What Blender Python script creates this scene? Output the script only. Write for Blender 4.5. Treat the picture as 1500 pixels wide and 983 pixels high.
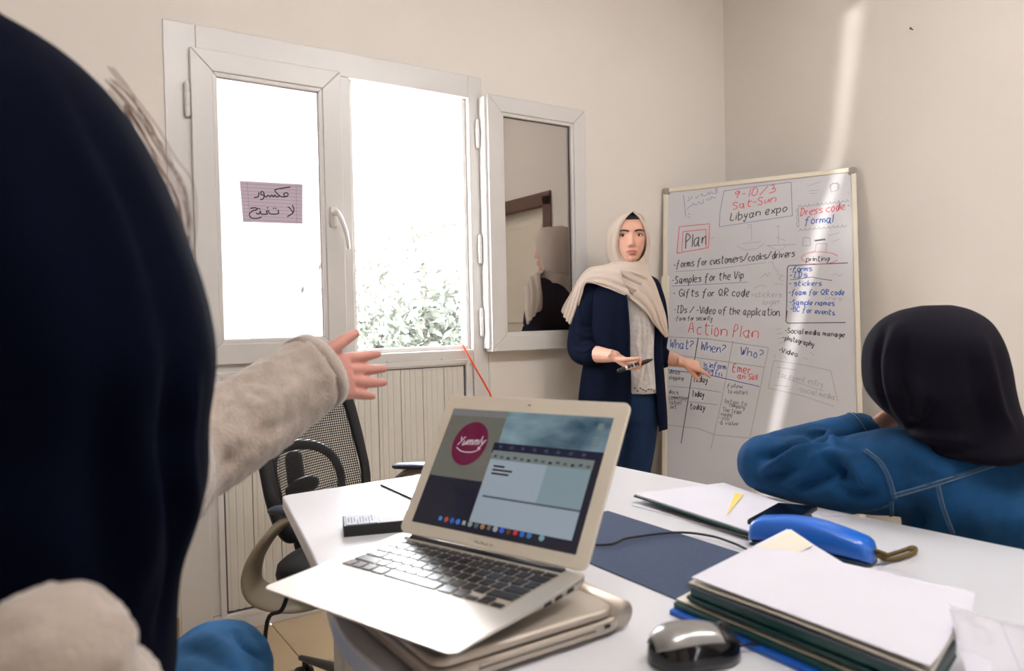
import bpy, bmesh, math, random
import numpy as np
from mathutils import Vector, Matrix, noise
from mathutils.bvhtree import BVHTree
random.seed(7); rng = np.random.default_rng(7)
for o in list(bpy.data.objects): bpy.data.objects.remove(o, do_unlink=True)
SC = bpy.context.scene; COL = SC.collection

# ---------------------------------------------------------------- camera
FPX, YAW, PITCH, ROLL, CAMZ = 1089.0, math.radians(33.5), math.radians(1.4), math.radians(-1.2), 1.12
O = np.array([0, 0, CAMZ])
CF = np.array([math.sin(YAW)*math.cos(PITCH), math.cos(YAW)*math.cos(PITCH), -math.sin(PITCH)])
r0 = np.array([math.cos(YAW), -math.sin(YAW), 0]); u0 = np.cross(r0, CF)
CR = r0*math.cos(ROLL)+u0*math.sin(ROLL); CU = -r0*math.sin(ROLL)+u0*math.cos(ROLL)
cam = bpy.data.cameras.new('camera'); camo = bpy.data.objects.new('camera', cam); COL.objects.link(camo)
M = Matrix.Identity(4)
for i in range(3): M[i][0] = CR[i]; M[i][1] = CU[i]; M[i][2] = -CF[i]; M[i][3] = O[i]
camo.matrix_world = M
cam.sensor_width = 36; cam.lens = 36*FPX/1500; cam.clip_start = .03; cam.clip_end = 200
cam.dof.use_dof = True; cam.dof.focus_distance = 2.2; cam.dof.aperture_fstop = 5.0
SC.camera = camo

# ---------------------------------------------------------------- world, light, exposure
SKY, FILL = 10.0, 30.0
w = bpy.data.worlds.new('overcast_sky'); SC.world = w; w.use_nodes = True
bg = w.node_tree.nodes['Background']; bg.inputs[0].default_value = (.93, .96, 1, 1); bg.inputs[1].default_value = SKY
SC.view_settings.view_transform = 'Standard'; SC.view_settings.look = 'None'
SC.view_settings.exposure = 1.1; SC.view_settings.gamma = 1.0; SC.view_settings.use_curve_mapping = False

sun = bpy.data.lights.new('low_sun', 'SUN'); sun.energy = 1.8; sun.angle = math.radians(.6); sun.color = (1, .97, .92)
SUND = np.array([2.05, 3.95, -.31]); SUND = SUND/np.linalg.norm(SUND)          # low sun added for the wall streak; enters only by the slit mask
suno = bpy.data.objects.new('low_sun', sun); COL.objects.link(suno); suno.rotation_euler = Vector(SUND).to_track_quat('-Z', 'Y').to_euler()
pl = bpy.data.lights.new('window_portal', 'AREA'); pl.shape = 'RECTANGLE'; pl.size = 1.3; pl.size_y = 1.2; pl.cycles.is_portal = True
po = bpy.data.objects.new('window_portal', pl); COL.objects.link(po); po.location = (1.08, 2.90, 1.53); po.rotation_euler = (math.radians(-90), 0, 0)   # sampling portal for the sky in the window opening

# ---------------------------------------------------------------- geometry helpers
def ray(x, y): return CF+CR*(x-750)/FPX-CU*(y-491.5)/FPX
def PZ(x, y, z): d = ray(x, y); return O+d*((z-CAMZ)/d[2])       # on a horizontal surface
def PY(x, y, Y): d = ray(x, y); return O+d*(Y/d[1])              # on a wall y = Y
def PX(x, y, X): d = ray(x, y); return O+d*(X/d[0])
def PD(x, y, d): return O+ray(x, y)*d                            # at a depth
def nrm(v): v = np.asarray(v, float); return v/np.linalg.norm(v)
def lin(r, g, b): return tuple(((c/255)/12.92 if c/255 <= .04045 else ((c/255+.055)/1.055)**2.4) for c in (r, g, b))

def crs(pts, n):
    """Catmull-Rom resample of a list of points / tuples to n samples"""
    p = np.asarray(pts, float)
    if p.ndim == 1: p = p[:, None]
    if len(p) == 2: t = np.linspace(0, 1, n)[:, None]; return p[0]*(1-t)+p[1]*t
    q = np.vstack([2*p[0]-p[1], p, 2*p[-1]-p[-2]])
    s = np.linspace(0, len(p)-1, n); i = np.minimum(s.astype(int), len(p)-2); t = (s-i)[:, None]
    a, b, c, d = q[i], q[i+1], q[i+2], q[i+3]
    return .5*(2*b+(c-a)*t+(2*a-5*b+4*c-d)*t*t+(3*b-a-3*c+d)*t**3)

def loft(rings, caps=True, closed=True):
    rings = [np.asarray(r, float) for r in rings]; n = len(rings[0]); V = np.vstack(rings); F = []
    for i in range(len(rings)-1):
        for j in range(n if closed else n-1):
            k = (j+1) % n; F.append((i*n+j, i*n+k, (i+1)*n+k, (i+1)*n+j))
    if caps and closed:
        F.append(tuple(range(n-1, -1, -1))); m = (len(rings)-1)*n; F.append(tuple(range(m, m+n)))
    return V, F

def tube(pts, rad, seg=10, smooth=0, up=None, round_ends=True):
    """tube along pts; rad scalar, list of scalars or list of (side, up) pairs"""
    pts = np.asarray(pts, float); n = len(pts)
    rr = np.asarray(rad, float)
    if rr.ndim == 0: rr = np.full((n, 2), float(rr))
    elif rr.ndim == 1: rr = np.stack([rr, rr], 1)
    if smooth: m = (n-1)*smooth+1; pts = crs(pts, m); rr = np.maximum(crs(rr, m), 1e-4); n = m
    T = np.gradient(pts, axis=0) if n > 2 else np.array([pts[1]-pts[0]]*2)
    T = T/np.maximum(np.linalg.norm(T, axis=1)[:, None], 1e-9)
    ref = np.array(up, float) if up is not None else (np.array([0, 0, 1.]) if abs(T[0][2]) < .9 else np.array([1., 0, 0]))
    fr = []; b = ref
    for t in T:
        b = b-t*(b@t); b = b/max(np.linalg.norm(b), 1e-9); fr.append((np.cross(t, b), b))
    a = np.linspace(0, 2*np.pi, seg, endpoint=False); ca, sa = np.cos(a)[:, None], np.sin(a)[:, None]
    rings = []
    def ring(c, f, r): return c+f[0]*ca*r[0]+f[1]*sa*r[1]
    if round_ends:
        for k in (80, 50, 25):
            s = math.radians(k); rings.append(ring(pts[0]-T[0]*rr[0].mean()*math.sin(s), fr[0], rr[0]*math.cos(s)))
    for i in range(n): rings.append(ring(pts[i], fr[i], rr[i]))
    if round_ends:
        for k in (25, 50, 80):
            s = math.radians(k); rings.append(ring(pts[-1]+T[-1]*rr[-1].mean()*math.sin(s), fr[-1], rr[-1]*math.cos(s)))
    return loft(rings)

def ellipsoid(c, r, ax=None, n=20, m=14):
    A = np.eye(3) if ax is None else np.asarray(ax, float)
    rings = []
    for i in range(1, m):
        p = math.pi*i/m; a = np.linspace(0, 2*np.pi, n, endpoint=False)
        L = np.stack([np.sin(p)*np.cos(a)*r[0], np.sin(p)*np.sin(a)*r[1], np.full(n, np.cos(p)*r[2])], 1)
        rings.append(np.asarray(c)+L@A)
    return loft(rings)

def boxm(lo, hi):
    x0, y0, z0 = lo; x1, y1, z1 = hi
    V = np.array([(x0,y0,z0),(x1,y0,z0),(x1,y1,z0),(x0,y1,z0),(x0,y0,z1),(x1,y0,z1),(x1,y1,z1),(x0,y1,z1)], float)
    return V, [(3,2,1,0),(4,5,6,7),(0,1,5,4),(1,2,6,5),(2,3,7,6),(3,0,4,7)]

def join(parts):
    V = []; F = []; o = 0
    for v, f in parts:
        V.append(np.asarray(v, float)); F += [tuple(i+o for i in q) for q in f]; o += len(v)
    return np.vstack(V), F

LOCAL = set()
def wm(o): return o.matrix_basis.copy() if o.parent is None else wm(o.parent) @ o.matrix_parent_inverse @ o.matrix_basis

def add(name, vf, mat, parent=None, smooth=True, bevel=0, bseg=2, label=None, cat=None, group=None, kind=None, solid=0, subs=0, sub_off=0):
    V, F = vf
    me = bpy.data.meshes.new(name); me.from_pydata([tuple(v) for v in V], [], F); me.update()
    bm = bmesh.new(); bm.from_mesh(me); bmesh.ops.recalc_face_normals(bm, faces=bm.faces); bm.to_mesh(me); bm.free()
    if smooth: me.polygons.foreach_set('use_smooth', [True]*len(me.polygons))
    for m in (mat if isinstance(mat, (list, tuple)) else [mat]): me.materials.append(m)
    o = bpy.data.objects.new(name, me); COL.objects.link(o)
    if solid:
        s = o.modifiers.new('thick', 'SOLIDIFY'); s.thickness = solid; s.offset = sub_off
    if subs:
        s = o.modifiers.new('sub', 'SUBSURF'); s.levels = subs; s.render_levels = subs
    if bevel:
        b = o.modifiers.new('bevel', 'BEVEL'); b.width = bevel; b.segments = bseg; b.limit_method = 'ANGLE'; b.angle_limit = math.radians(40)
        if smooth:
            me.polygons.foreach_set('use_smooth', [True]*len(me.polygons)); b.harden_normals = False
    if parent is not None:
        o.parent = parent
        if parent.name in LOCAL: LOCAL.add(o.name)
        else: o.matrix_parent_inverse = wm(parent).inverted()
    tag(o, label, cat, group, kind)
    return o

def tag(o, label=None, cat=None, group=None, kind=None):
    if label: o['label'] = label
    if cat: o['category'] = cat
    if group: o['group'] = group
    if kind: o['kind'] = kind
    return o

def thing(name, label, cat, loc=(0, 0, 0), group=None, mw=None):
    """Empty at the base of a thing; mw: its parts are given in the local frame mw"""
    o = bpy.data.objects.new(name, None); COL.objects.link(o); o.empty_display_size = .05
    if mw is not None: o.matrix_basis = mw; LOCAL.add(o.name)
    else: o.location = tuple(loc)
    return tag(o, label, cat, group)

def fuse(parts, voxel, it=4, fac=.5):
    V, F = join(parts)
    me = bpy.data.meshes.new('tmp'); me.from_pydata([tuple(v) for v in V], [], F); me.update()
    o = bpy.data.objects.new('tmp', me); COL.objects.link(o)
    r = o.modifiers.new('r', 'REMESH'); r.mode = 'VOXEL'; r.voxel_size = voxel
    if it: s = o.modifiers.new('s', 'SMOOTH'); s.factor = fac; s.iterations = it
    dg = bpy.context.evaluated_depsgraph_get(); dg.update()
    e = o.evaluated_get(dg); m2 = e.to_mesh()
    n = len(m2.vertices); c = np.empty(n*3); m2.vertices.foreach_get('co', c)
    F2 = [tuple(p.vertices) for p in m2.polygons]
    e.to_mesh_clear(); bpy.data.objects.remove(o); bpy.data.meshes.remove(me)
    return c.reshape(-1, 3), F2

def vnormals(V, F):
    me = bpy.data.meshes.new('tmp'); me.from_pydata([tuple(v) for v in V], [], F); me.update()
    n = np.empty(len(V)*3); me.vertex_normals.foreach_get('vector', n); bpy.data.meshes.remove(me)
    return n.reshape(-1, 3)

def bvh(vf): return BVHTree.FromPolygons([tuple(v) for v in vf[0]], [tuple(f) for f in vf[1]])
def hit(tree, x, y):
    d = ray(x, y); h = tree.ray_cast(Vector(O), Vector(nrm(d)))
    return None if h[0] is None else (np.array(h[0]), np.array(h[1]))
def on_surface(tree, pts, n=24, lift=0.0):
    out = []
    for x, y in crs(pts, n):
        h = hit(tree, x, y)
        if h: out.append(h[0]-nrm(ray(x, y))*lift)
    return np.array(out)

def fold(vf, lines, tree=None):
    """press or raise folds: lines = (pixel polyline, height, width)"""
    V, F = vf; tree = tree or bvh(vf); N = vnormals(V, F); V = V.copy(); D = np.zeros(len(V))
    for pts, amp, sig in lines:
        L = on_surface(tree, pts, 40)
        if len(L) < 2: continue
        best = np.full(len(V), 9.)
        tt = np.zeros(len(V))
        for i in range(len(L)-1):
            a, b = L[i], L[i+1]; ab = b-a; t = np.clip(((V-a)@ab)/max(ab@ab, 1e-12), 0, 1)
            d = np.linalg.norm(V-(a+t[:, None]*ab), axis=1); m = d < best; best[m] = d[m]; tt[m] = (i+t[m])/(len(L)-1)
        D += amp*np.exp(-(best/sig)**2)*np.sin(np.pi*np.clip(tt*.92+.04, 0, 1))**.5
    return V+N*D[:, None], F

def rough_up(vf, amp, scale, oct=2):
    V, F = vf; N = vnormals(V, F)
    d = np.array([noise.fractal(Vector(v*scale), 1.0, 2.0, oct) for v in V])
    return V+N*(amp*d)[:, None], F

def patch(grid, nu=30, nv=20):
    """smooth surface through a grid of 3D control points"""
    g = np.asarray(grid, float); a = np.stack([crs(g[:, j], nu) for j in range(g.shape[1])], 1)
    b = np.stack([crs(a[i], nv) for i in range(nu)], 0)
    V = b.reshape(-1, 3); F = [(i*nv+j, i*nv+j+1, (i+1)*nv+j+1, (i+1)*nv+j) for i in range(nu-1) for j in range(nv-1)]
    return V, F

def ribbon(pts, width, n, lift=0.0, thick=.0004):
    """flat ink stroke of a given width lying on a plane with normal n"""
    pts = np.asarray(pts, float); n = nrm(n)
    T = np.gradient(pts, axis=0) if len(pts) > 2 else np.array([pts[1]-pts[0]]*2)
    T = T/np.maximum(np.linalg.norm(T, axis=1)[:, None], 1e-9); S = np.cross(T, n)*width/2
    a = pts+S+n*lift; b = pts-S+n*lift; m = len(pts)
    V = np.vstack([a, b]); F = [(i, i+1, m+i+1, m+i) for i in range(m-1)]
    return V, F

# ---------------------------------------------------------------- materials
def mat(name, col, rough=.5, metal=0, spec=.5, bump=0, bscale=200, var=0, vscale=8, trans=0, coat=0, sheen=0, alpha=1, stretch=None, emit=None, estr=0):
    m = bpy.data.materials.new(name); m.use_nodes = True; nt = m.node_tree; b = nt.nodes['Principled BSDF']
    def I(k, v):
        if k in b.inputs: b.inputs[k].default_value = v
    I('Base Color', (*col, 1)); I('Roughness', rough); I('Metallic', metal); I('Specular IOR Level', spec)
    I('Transmission Weight', trans); I('Coat Weight', coat); I('Sheen Weight', sheen); I('Alpha', alpha)
    if emit: I('Emission Color', (*emit, 1)); I('Emission Strength', estr)
    if var or bump:
        tc = nt.nodes.new('ShaderNodeTexCoord'); mp = nt.nodes.new('ShaderNodeMapping'); nt.links.new(tc.outputs['Object'], mp.inputs[0])
        if stretch: mp.inputs['Scale'].default_value = stretch
    if var:
        n = nt.nodes.new('ShaderNodeTexNoise'); n.inputs['Scale'].default_value = vscale; n.inputs['Detail'].default_value = 4
        nt.links.new(mp.outputs[0], n.inputs['Vector'])
        r = nt.nodes.new('ShaderNodeValToRGB'); r.color_ramp.elements[0].position = .3; r.color_ramp.elements[1].position = .7
        r.color_ramp.elements[0].color = (*[c*(1-var) for c in col], 1); r.color_ramp.elements[1].color = (*[min(1, c*(1+var)) for c in col], 1)
        nt.links.new(n.outputs['Fac'], r.inputs[0]); nt.links.new(r.outputs[0], b.inputs['Base Color'])
    if bump:
        n = nt.nodes.new('ShaderNodeTexNoise'); n.inputs['Scale'].default_value = bscale; n.inputs['Detail'].default_value = 3
        nt.links.new(mp.outputs[0], n.inputs['Vector']); bp = nt.nodes.new('ShaderNodeBump'); bp.inputs['Strength'].default_value = bump; bp.inputs['Distance'].default_value = .002
        nt.links.new(n.outputs['Fac'], bp.inputs['Height']); nt.links.new(bp.outputs[0], b.inputs['Normal'])
    return m

def film_glass(name, tint, refl):
    """thin tinted pane: see-through with a mirror-like film"""
    m = bpy.data.materials.new(name); m.use_nodes = True; nt = m.node_tree; nt.nodes.clear()
    o = nt.nodes.new('ShaderNodeOutputMaterial'); t = nt.nodes.new('ShaderNodeBsdfTransparent'); g = nt.nodes.new('ShaderNodeBsdfGlossy'); x = nt.nodes.new('ShaderNodeMixShader')
    t.inputs[0].default_value = (*tint, 1); g.inputs['Roughness'].default_value = .02; g.inputs[0].default_value = (1, .97, .95, 1); x.inputs[0].default_value = refl
    nt.links.new(t.outputs[0], x.inputs[1]); nt.links.new(g.outputs[0], x.inputs[2]); nt.links.new(x.outputs[0], o.inputs[0]); return m

def mesh_fabric(name, col, scale, hole):
    """woven chair mesh with real see-through holes"""
    m = mat(name, col, .6); nt = m.node_tree; b = nt.nodes['Principled BSDF']; o = nt.nodes['Material Output']
    tc = nt.nodes.new('ShaderNodeTexCoord'); sp = nt.nodes.new('ShaderNodeSeparateXYZ'); nt.links.new(tc.outputs['Object'], sp.inputs[0])
    def fr(ax, k):
        a = nt.nodes.new('ShaderNodeMath'); a.operation = 'MULTIPLY'; a.inputs[1].default_value = k; nt.links.new(sp.outputs[ax], a.inputs[0])
        s = nt.nodes.new('ShaderNodeMath'); s.operation = 'SINE'; nt.links.new(a.outputs[0], s.inputs[0]); return s
    s1, s2 = fr(0, scale), fr(2, scale); s3 = fr(1, scale)
    p = nt.nodes.new('ShaderNodeMath'); p.operation = 'ADD'; nt.links.new(s1.outputs[0], p.inputs[0]); nt.links.new(s2.outputs[0], p.inputs[1])
    q = nt.nodes.new('ShaderNodeMath'); q.operation = 'GREATER_THAN'; q.inputs[1].default_value = hole; nt.links.new(p.outputs[0], q.inputs[0])
    t = nt.nodes.new('ShaderNodeBsdfTransparent'); x = nt.nodes.new('ShaderNodeMixShader')
    nt.links.new(q.outputs[0], x.inputs[0]); nt.links.new(b.outputs[0], x.inputs[1]); nt.links.new(t.outputs[0], x.inputs[2]); nt.links.new(x.outputs[0], o.inputs[0]); return m

MT = {}
MT['wall'] = mat('painted_wall', lin(225, 218, 211), .75, bump=.12, bscale=60, var=.015, vscale=3)
MT['ceil'] = mat('ceiling_paint', lin(235, 232, 226), .8)
MT['tile'] = mat('floor_tile', lin(208, 186, 154), .25, var=.05, vscale=5)
MT['grout'] = mat('grout', lin(120, 104, 84), .9)
MT['btile'] = mat('skirting_tile', lin(186, 163, 130), .35, var=.05, vscale=9)
MT['upvc'] = mat('white_upvc', lin(212, 209, 207), .3, spec=.5)
MT['upvc_panel'] = mat('white_panel', lin(212, 208, 200), .45, var=.02, vscale=30, stretch=(1, 1, .05))
MT['gasket'] = mat('grey_gasket', lin(84, 78, 84), .6)
MT['glass'] = film_glass('tinted_pane', (.50, .46, .45), .42)
MT['brown'] = mat('brown_wood', lin(92, 66, 54), .5, var=.15, vscale=6, stretch=(6, 6, .5))
MT['cream'] = mat('cream_aluminium', lin(226, 218, 200), .35)
MT['board'] = mat('whiteboard_enamel', lin(204, 203, 208), .2, spec=.5, var=.03, vscale=2.5)
MT['grey_plastic'] = mat('grey_plastic', lin(150, 146, 136), .5)
MT['desk'] = mat('white_laminate', lin(214, 214, 219), .28, spec=.5)
MT['desk_edge'] = mat('desk_edge_band', lin(226, 222, 218), .4)
MT['alu'] = mat('aluminium', lin(214, 210, 204), .33, metal=.75, bump=.03, bscale=900)
MT['alu2'] = mat('worn_aluminium', lin(186, 176, 164), .36, metal=.55)
MT['bezel'] = mat('aluminium_bezel', lin(222, 213, 198), .4, metal=.1)
MT['black'] = mat('black_plastic', lin(22, 22, 26), .4)
MT['key'] = mat('black_key', lin(20, 21, 27), .22, spec=.6)
MT['rubber'] = mat('black_rubber', lin(26, 26, 30), .7)
MT['navy'] = mat('navy_jacket_cloth', lin(10, 18, 38), .9, spec=.12, sheen=.0, bump=.25, bscale=500)
MT['scarf_black'] = mat('black_scarf_cloth', lin(17, 14, 26), .88, spec=.15, sheen=.0, bump=.2, bscale=700)
MT['scarf_navy'] = mat('dark_navy_scarf_cloth', lin(1, 5, 23), .9, spec=.06, sheen=.0, bump=.2, bscale=500)
MT['scarf_beige'] = mat('beige_scarf_cloth', lin(202, 186, 174), .9, spec=.15, sheen=.1, bump=.2, bscale=600)
MT['fleece'] = mat('beige_fleece', lin(172, 158, 147), .95, spec=.1, sheen=.6, bump=.7, bscale=260, var=.09, vscale=26)
MT['denim'] = mat('blue_denim', lin(23, 70, 113), .85, spec=.2, bump=.6, bscale=700, var=.34, vscale=14)
MT['jeans'] = mat('washed_jeans', lin(48, 102, 152), .85, spec=.2, bump=.5, bscale=900, var=.3, vscale=16)
MT['darkjeans'] = mat('dark_jeans', lin(22, 42, 74), .85, spec=.2, bump=.4, bscale=900, var=.15, vscale=10)
MT['stitch'] = mat('denim_stitch', lin(112, 128, 140), .8)
MT['seam'] = mat('denim_seam', lin(40, 80, 118), .85, var=.25, vscale=60)
MT['blouse'] = mat('grey_lace_blouse', lin(198, 192, 190), .85, bump=.9, bscale=130, var=.1, vscale=60)
MT['skin'] = mat('skin', lin(214, 164, 142), .5, spec=.35, var=.05, vscale=30)
MT['skin_pink'] = mat('pink_skin', lin(196, 138, 126), .5, spec=.35, var=.08, vscale=40)
MT['lip'] = mat('lip', lin(186, 112, 104), .4)
MT['brow'] = mat('dark_brow', lin(48, 32, 28), .8)
MT['eyewhite'] = mat('eye_white', lin(216, 206, 200), .25)
MT['iris'] = mat('dark_iris', lin(26, 18, 16), .1)
MT['underscarf'] = mat('black_underscarf', lin(22, 20, 32), .8)
MT['hair'] = mat('brown_hair', lin(132, 100, 88), .5)
MT['paper'] = mat('paper', lin(214, 212, 222), .7, var=.01, vscale=10)
MT['cream_paper'] = mat('cream_paper', lin(222, 215, 200), .7, var=.02, vscale=10)
MT['lilac_paper'] = mat('lilac_notepaper', lin(206, 198, 208), .8)
nt_p = MT['lilac_paper'].node_tree; tr_ = nt_p.nodes.new('ShaderNodeBsdfTranslucent'); tr_.inputs[0].default_value = (*lin(212, 205, 212), 1); mx_ = nt_p.nodes.new('ShaderNodeMixShader'); mx_.inputs[0].default_value = .5
nt_p.links.new(nt_p.nodes['Principled BSDF'].outputs[0], mx_.inputs[1]); nt_p.links.new(tr_.outputs[0], mx_.inputs[2]); nt_p.links.new(mx_.outputs[0], nt_p.nodes['Material Output'].inputs[0])
MT['green'] = mat('green_folder', lin(16, 70, 68), .45)
MT['dkfolder'] = mat('slate_folder', lin(52, 58, 66), .45)
MT['blue'] = mat('blue_plastic', lin(34, 104, 206), .28, spec=.5, coat=.2)
MT['bluefolder'] = mat('blue_folder', lin(20, 90, 190), .35)
MT['pad'] = mat('slate_blue_felt', lin(54, 66, 92), .9, bump=.3, bscale=900, var=.12, vscale=260)
MT['yellow'] = mat('yellow_sticky', lin(240, 205, 110), .6)
MT['cord'] = mat('brown_cord', lin(92, 74, 30), .8, var=.4, vscale=140)
MT['orange'] = mat('orange_cable', lin(238, 84, 44), .45)
MT['taupe'] = mat('taupe_plastic', lin(136, 126, 108), .35)
MT['chairmesh'] = mesh_fabric('chair_mesh', lin(24, 22, 26), 900, .15)
MT['seatmesh'] = mat('seat_fabric', lin(20, 20, 26), .8, bump=.6, bscale=260)
MT['chrome'] = mat('chrome', lin(220, 220, 224), .12, metal=1)
MT['ink_black'] = mat('black_ink', lin(34, 32, 42), .5)
MT['ink_blue'] = mat('blue_ink', lin(40, 84, 170), .5)
MT['ink_red'] = mat('red_ink', lin(214, 62, 84), .5)
MT['ink_grey'] = mat('faint_grey_ink', lin(158, 156, 162), .5)
MT['ink_fblue'] = mat('faint_blue_ink', lin(120, 130, 180), .5)
MT['silver'] = mat('silver_plastic', lin(150, 148, 146), .22, metal=.4)
MT['gloss_black'] = mat('glossy_black', lin(10, 10, 13), .1)
# ================================================================ THE ROOM
YW, XR, XL, YB, ZC = 2.796, 3.294, -1.7, -1.9, 3.0
WX0, WX1, WZ1 = .439, 1.715, 2.168          # window unit in the wall (down to the floor)
TW = .22
def struct(name, vf, m, **k): return add(name, vf, m, smooth=False, kind='structure', **k)
fl = struct('floor', boxm((XL-.2, YB-.2, -.12), (XR+.2, YW+.0, -.008)), MT['grout'])
ts = .42; tx0, ty0 = .745-5*ts-ts, YW-ts*12
tilev = boxm((-ts/2+.0015, -ts/2+.0015, -.008), (ts/2-.0015, ts/2-.0015, 0)); first = None
for i in range(14):
    for j in range(12):
        x, y = tx0+(i+.5)*ts, ty0+(j+.5)*ts
        if x-ts/2 < XL-.15 or x+ts/2 > XR+.2 or y-ts/2 < YB-.4: continue
        if first is None: t = first = add('tile', tilev, MT['tile'], None, smooth=False, bevel=.001, bseg=1)
        else: t = first.copy(); COL.objects.link(t)
        t.parent = fl; t.location = (x, y, 0)
# window wall: pieces around the window unit, one mesh
struct('wall_window', join([boxm((XL-.2, YW, 0), (WX0, YW+TW, ZC)), boxm((WX1, YW, 0), (XR+.2, YW+TW, ZC)), boxm((WX0, YW, WZ1), (WX1, YW+TW, ZC))]), MT['wall'])
DY0, DY1, DZ = .22, 1.06, 2.02              # door in the right wall, beyond the frame
struct('wall_right', join([boxm((XR, YB-.2, 0), (XR+.2, DY0, ZC)), boxm((XR, DY1, 0), (XR+.2, YW, ZC)), boxm((XR, DY0, DZ), (XR+.2, DY1, ZC))]), MT['wall'])
struct('wall_left', boxm((XL-.2, YB, 0), (XL, YW, ZC)), MT['wall'])
struct('ceiling', boxm((XL-.2, YB-.2, ZC), (XR+.2, YW+TW, ZC+.15)), MT['ceil'])
d = add('door_1', boxm((XR+.05, DY0+.07, .01), (XR+.09, DY1-.07, DZ-.07)), MT['cream'], smooth=False, kind='structure')
add('door_frame', join([boxm((XR-.015, DY0-.03, 0), (XR+.1, DY0+.07, DZ)), boxm((XR-.015, DY1-.07, 0), (XR+.1, DY1+.03, DZ)), boxm((XR-.015, DY0-.03, DZ-.07), (XR+.1, DY1+.03, DZ+.03))]), MT['brown'], d, smooth=False, bevel=.004)
for z in (.55, 1.45): add('door_panel', boxm((XR+.04, DY0+.17, z-.38), (XR+.055, DY1-.17, z+.38)), MT['cream'], d, smooth=False, bevel=.008)
add('door_handle', join([tube([(XR+.05, DY0+.14, 1.0), (XR, DY0+.14, 1.0), (XR-.005, DY0+.26, 1.0)], .008)]), MT['chrome'], d)
# skirting tiles
bb = {}
def skirt(side, along, n0, n1, fixed, facing):
    base = None; k = 0; p = n0; st = .42
    root = None
    while p < n1-.02:
        q = min(p+st, n1)
        if along == 'x': v = boxm((p+.0015, fixed-.011, 0), (q-.0015, fixed, .098))
        else: v = boxm((min(fixed, fixed+facing*.011), p+.0015, 0), (max(fixed, fixed+facing*.011), q-.0015, .098))
        if root is None: root = struct('baseboard_'+side, v, MT['btile'], bevel=.002)
        else: add('tile', v, MT['btile'], root, smooth=False, bevel=.002)
        p = q
skirt('window_near', 'x', XL, WX0-.004, YW, -1); skirt('window_far', 'x', WX1+.012, XR, YW, -1)
skirt('right', 'y', DY1+.035, YW-.012, XR, -1); skirt('left', 'y', YB, YW-.012, XL, 1)

# ---------------------------------------------------------------- window unit
Yf = YW-.006                                 # face of the fixed frame, a little proud of the wall
def frame_rect(x0, x1, z0, z1, w, y0, y1, ws=None):
    """four mitred profile bars"""
    wl, wr, wb, wt = ws if ws else (w, w, w, w)
    def bar(a, b, c, d):
        V = np.array([(p[0], y, p[1]) for y in (y0, y1) for p in (a, b, c, d)], float)
        return V, [(0,1,2,3),(7,6,5,4),(0,4,5,1),(1,5,6,2),(2,6,7,3),(3,7,4,0)]
    o = [(x0, z0), (x1, z0), (x1, z1), (x0, z1)]; i = [(x0+wl, z0+wb), (x1-wr, z0+wb), (x1-wr, z1-wt), (x0+wl, z1-wt)]
    return [bar(o[k], o[(k+1) % 4], i[(k+1) % 4], i[k]) for k in range(4)]
SB, ST = .985, 2.085                          # opening bottom and top
win = add('window_1', join([boxm((WX0, Yf, 0), (WX0+.105, YW+.07, WZ1)), boxm((WX1-.07, Yf, 0), (WX1, YW+.07, WZ1)), boxm((WX0+.105, Yf, 2.072), (WX1-.07, YW+.07, WZ1)), boxm((WX0+.105, Yf, 0), (WX1-.07, YW+.07, .07))]), MT['upvc'], smooth=False, bevel=.003, kind='structure')
add('mullion', boxm((1.062, Yf+.004, SB-.02), (1.108, YW+.068, 2.10)), MT['upvc'], win, smooth=False, bevel=.004)
add('transom', boxm((WX0+.07, Yf+.002, .918), (WX1-.07, YW+.068, SB)), MT['upvc'], win, smooth=False, bevel=.004)
# lower infill: grooved boards between post strips
add('post', boxm((WX0+.07, Yf+.01, .07), (.595, YW+.05, .918)), MT['upvc'], win, smooth=False, bevel=.004)
add('post', boxm((1.602, Yf+.01, .07), (WX1-.07, YW+.05, .918)), MT['upvc'], win, smooth=False, bevel=.004)
nb = 10; bw = (1.602-.595)/nb
for k in range(nb):
    a = .595+k*bw
    grooves = [boxm((a+.0012, YW+.004, .075), (a+bw-.0012, YW+.024, .914))]
    for g in range(1, 4): grooves.append(boxm((a+bw*g/4-.010, YW+.002, .075), (a+bw*g/4+.010, YW+.006, .914)))
    add('board', join(grooves), MT['upvc_panel'], win, smooth=False, bevel=.0015, bseg=1)
add('panel_back', boxm((.55, YW+.03, .05), (1.65, YW+.05, .95)), MT['upvc_panel'], win, smooth=False)  # added backing, unseen, stops skylight leaking between the boards
add('panel_gasket', join(frame_rect(.593, 1.604, .072, .92, .006, Yf+.008, YW+.03)), MT['gasket'], win, smooth=False)
add('panel_bead', join(frame_rect(.572, 1.625, .048, .944, .02, Yf-.002, YW+.02)), MT['upvc'], win, smooth=False, bevel=.003)
# right opening: inner stop of the frame
add('frame_stop', join(frame_rect(1.108, 1.645, SB, 2.098, .018, YW+.02, YW+.066)), MT['upvc'], win, smooth=False, bevel=.003)
add('outer_sill', boxm((WX0, YW+.07, SB-.05), (WX1, YW+.30, SB-.02)), MT['upvc'], win, smooth=False, bevel=.003)

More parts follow.
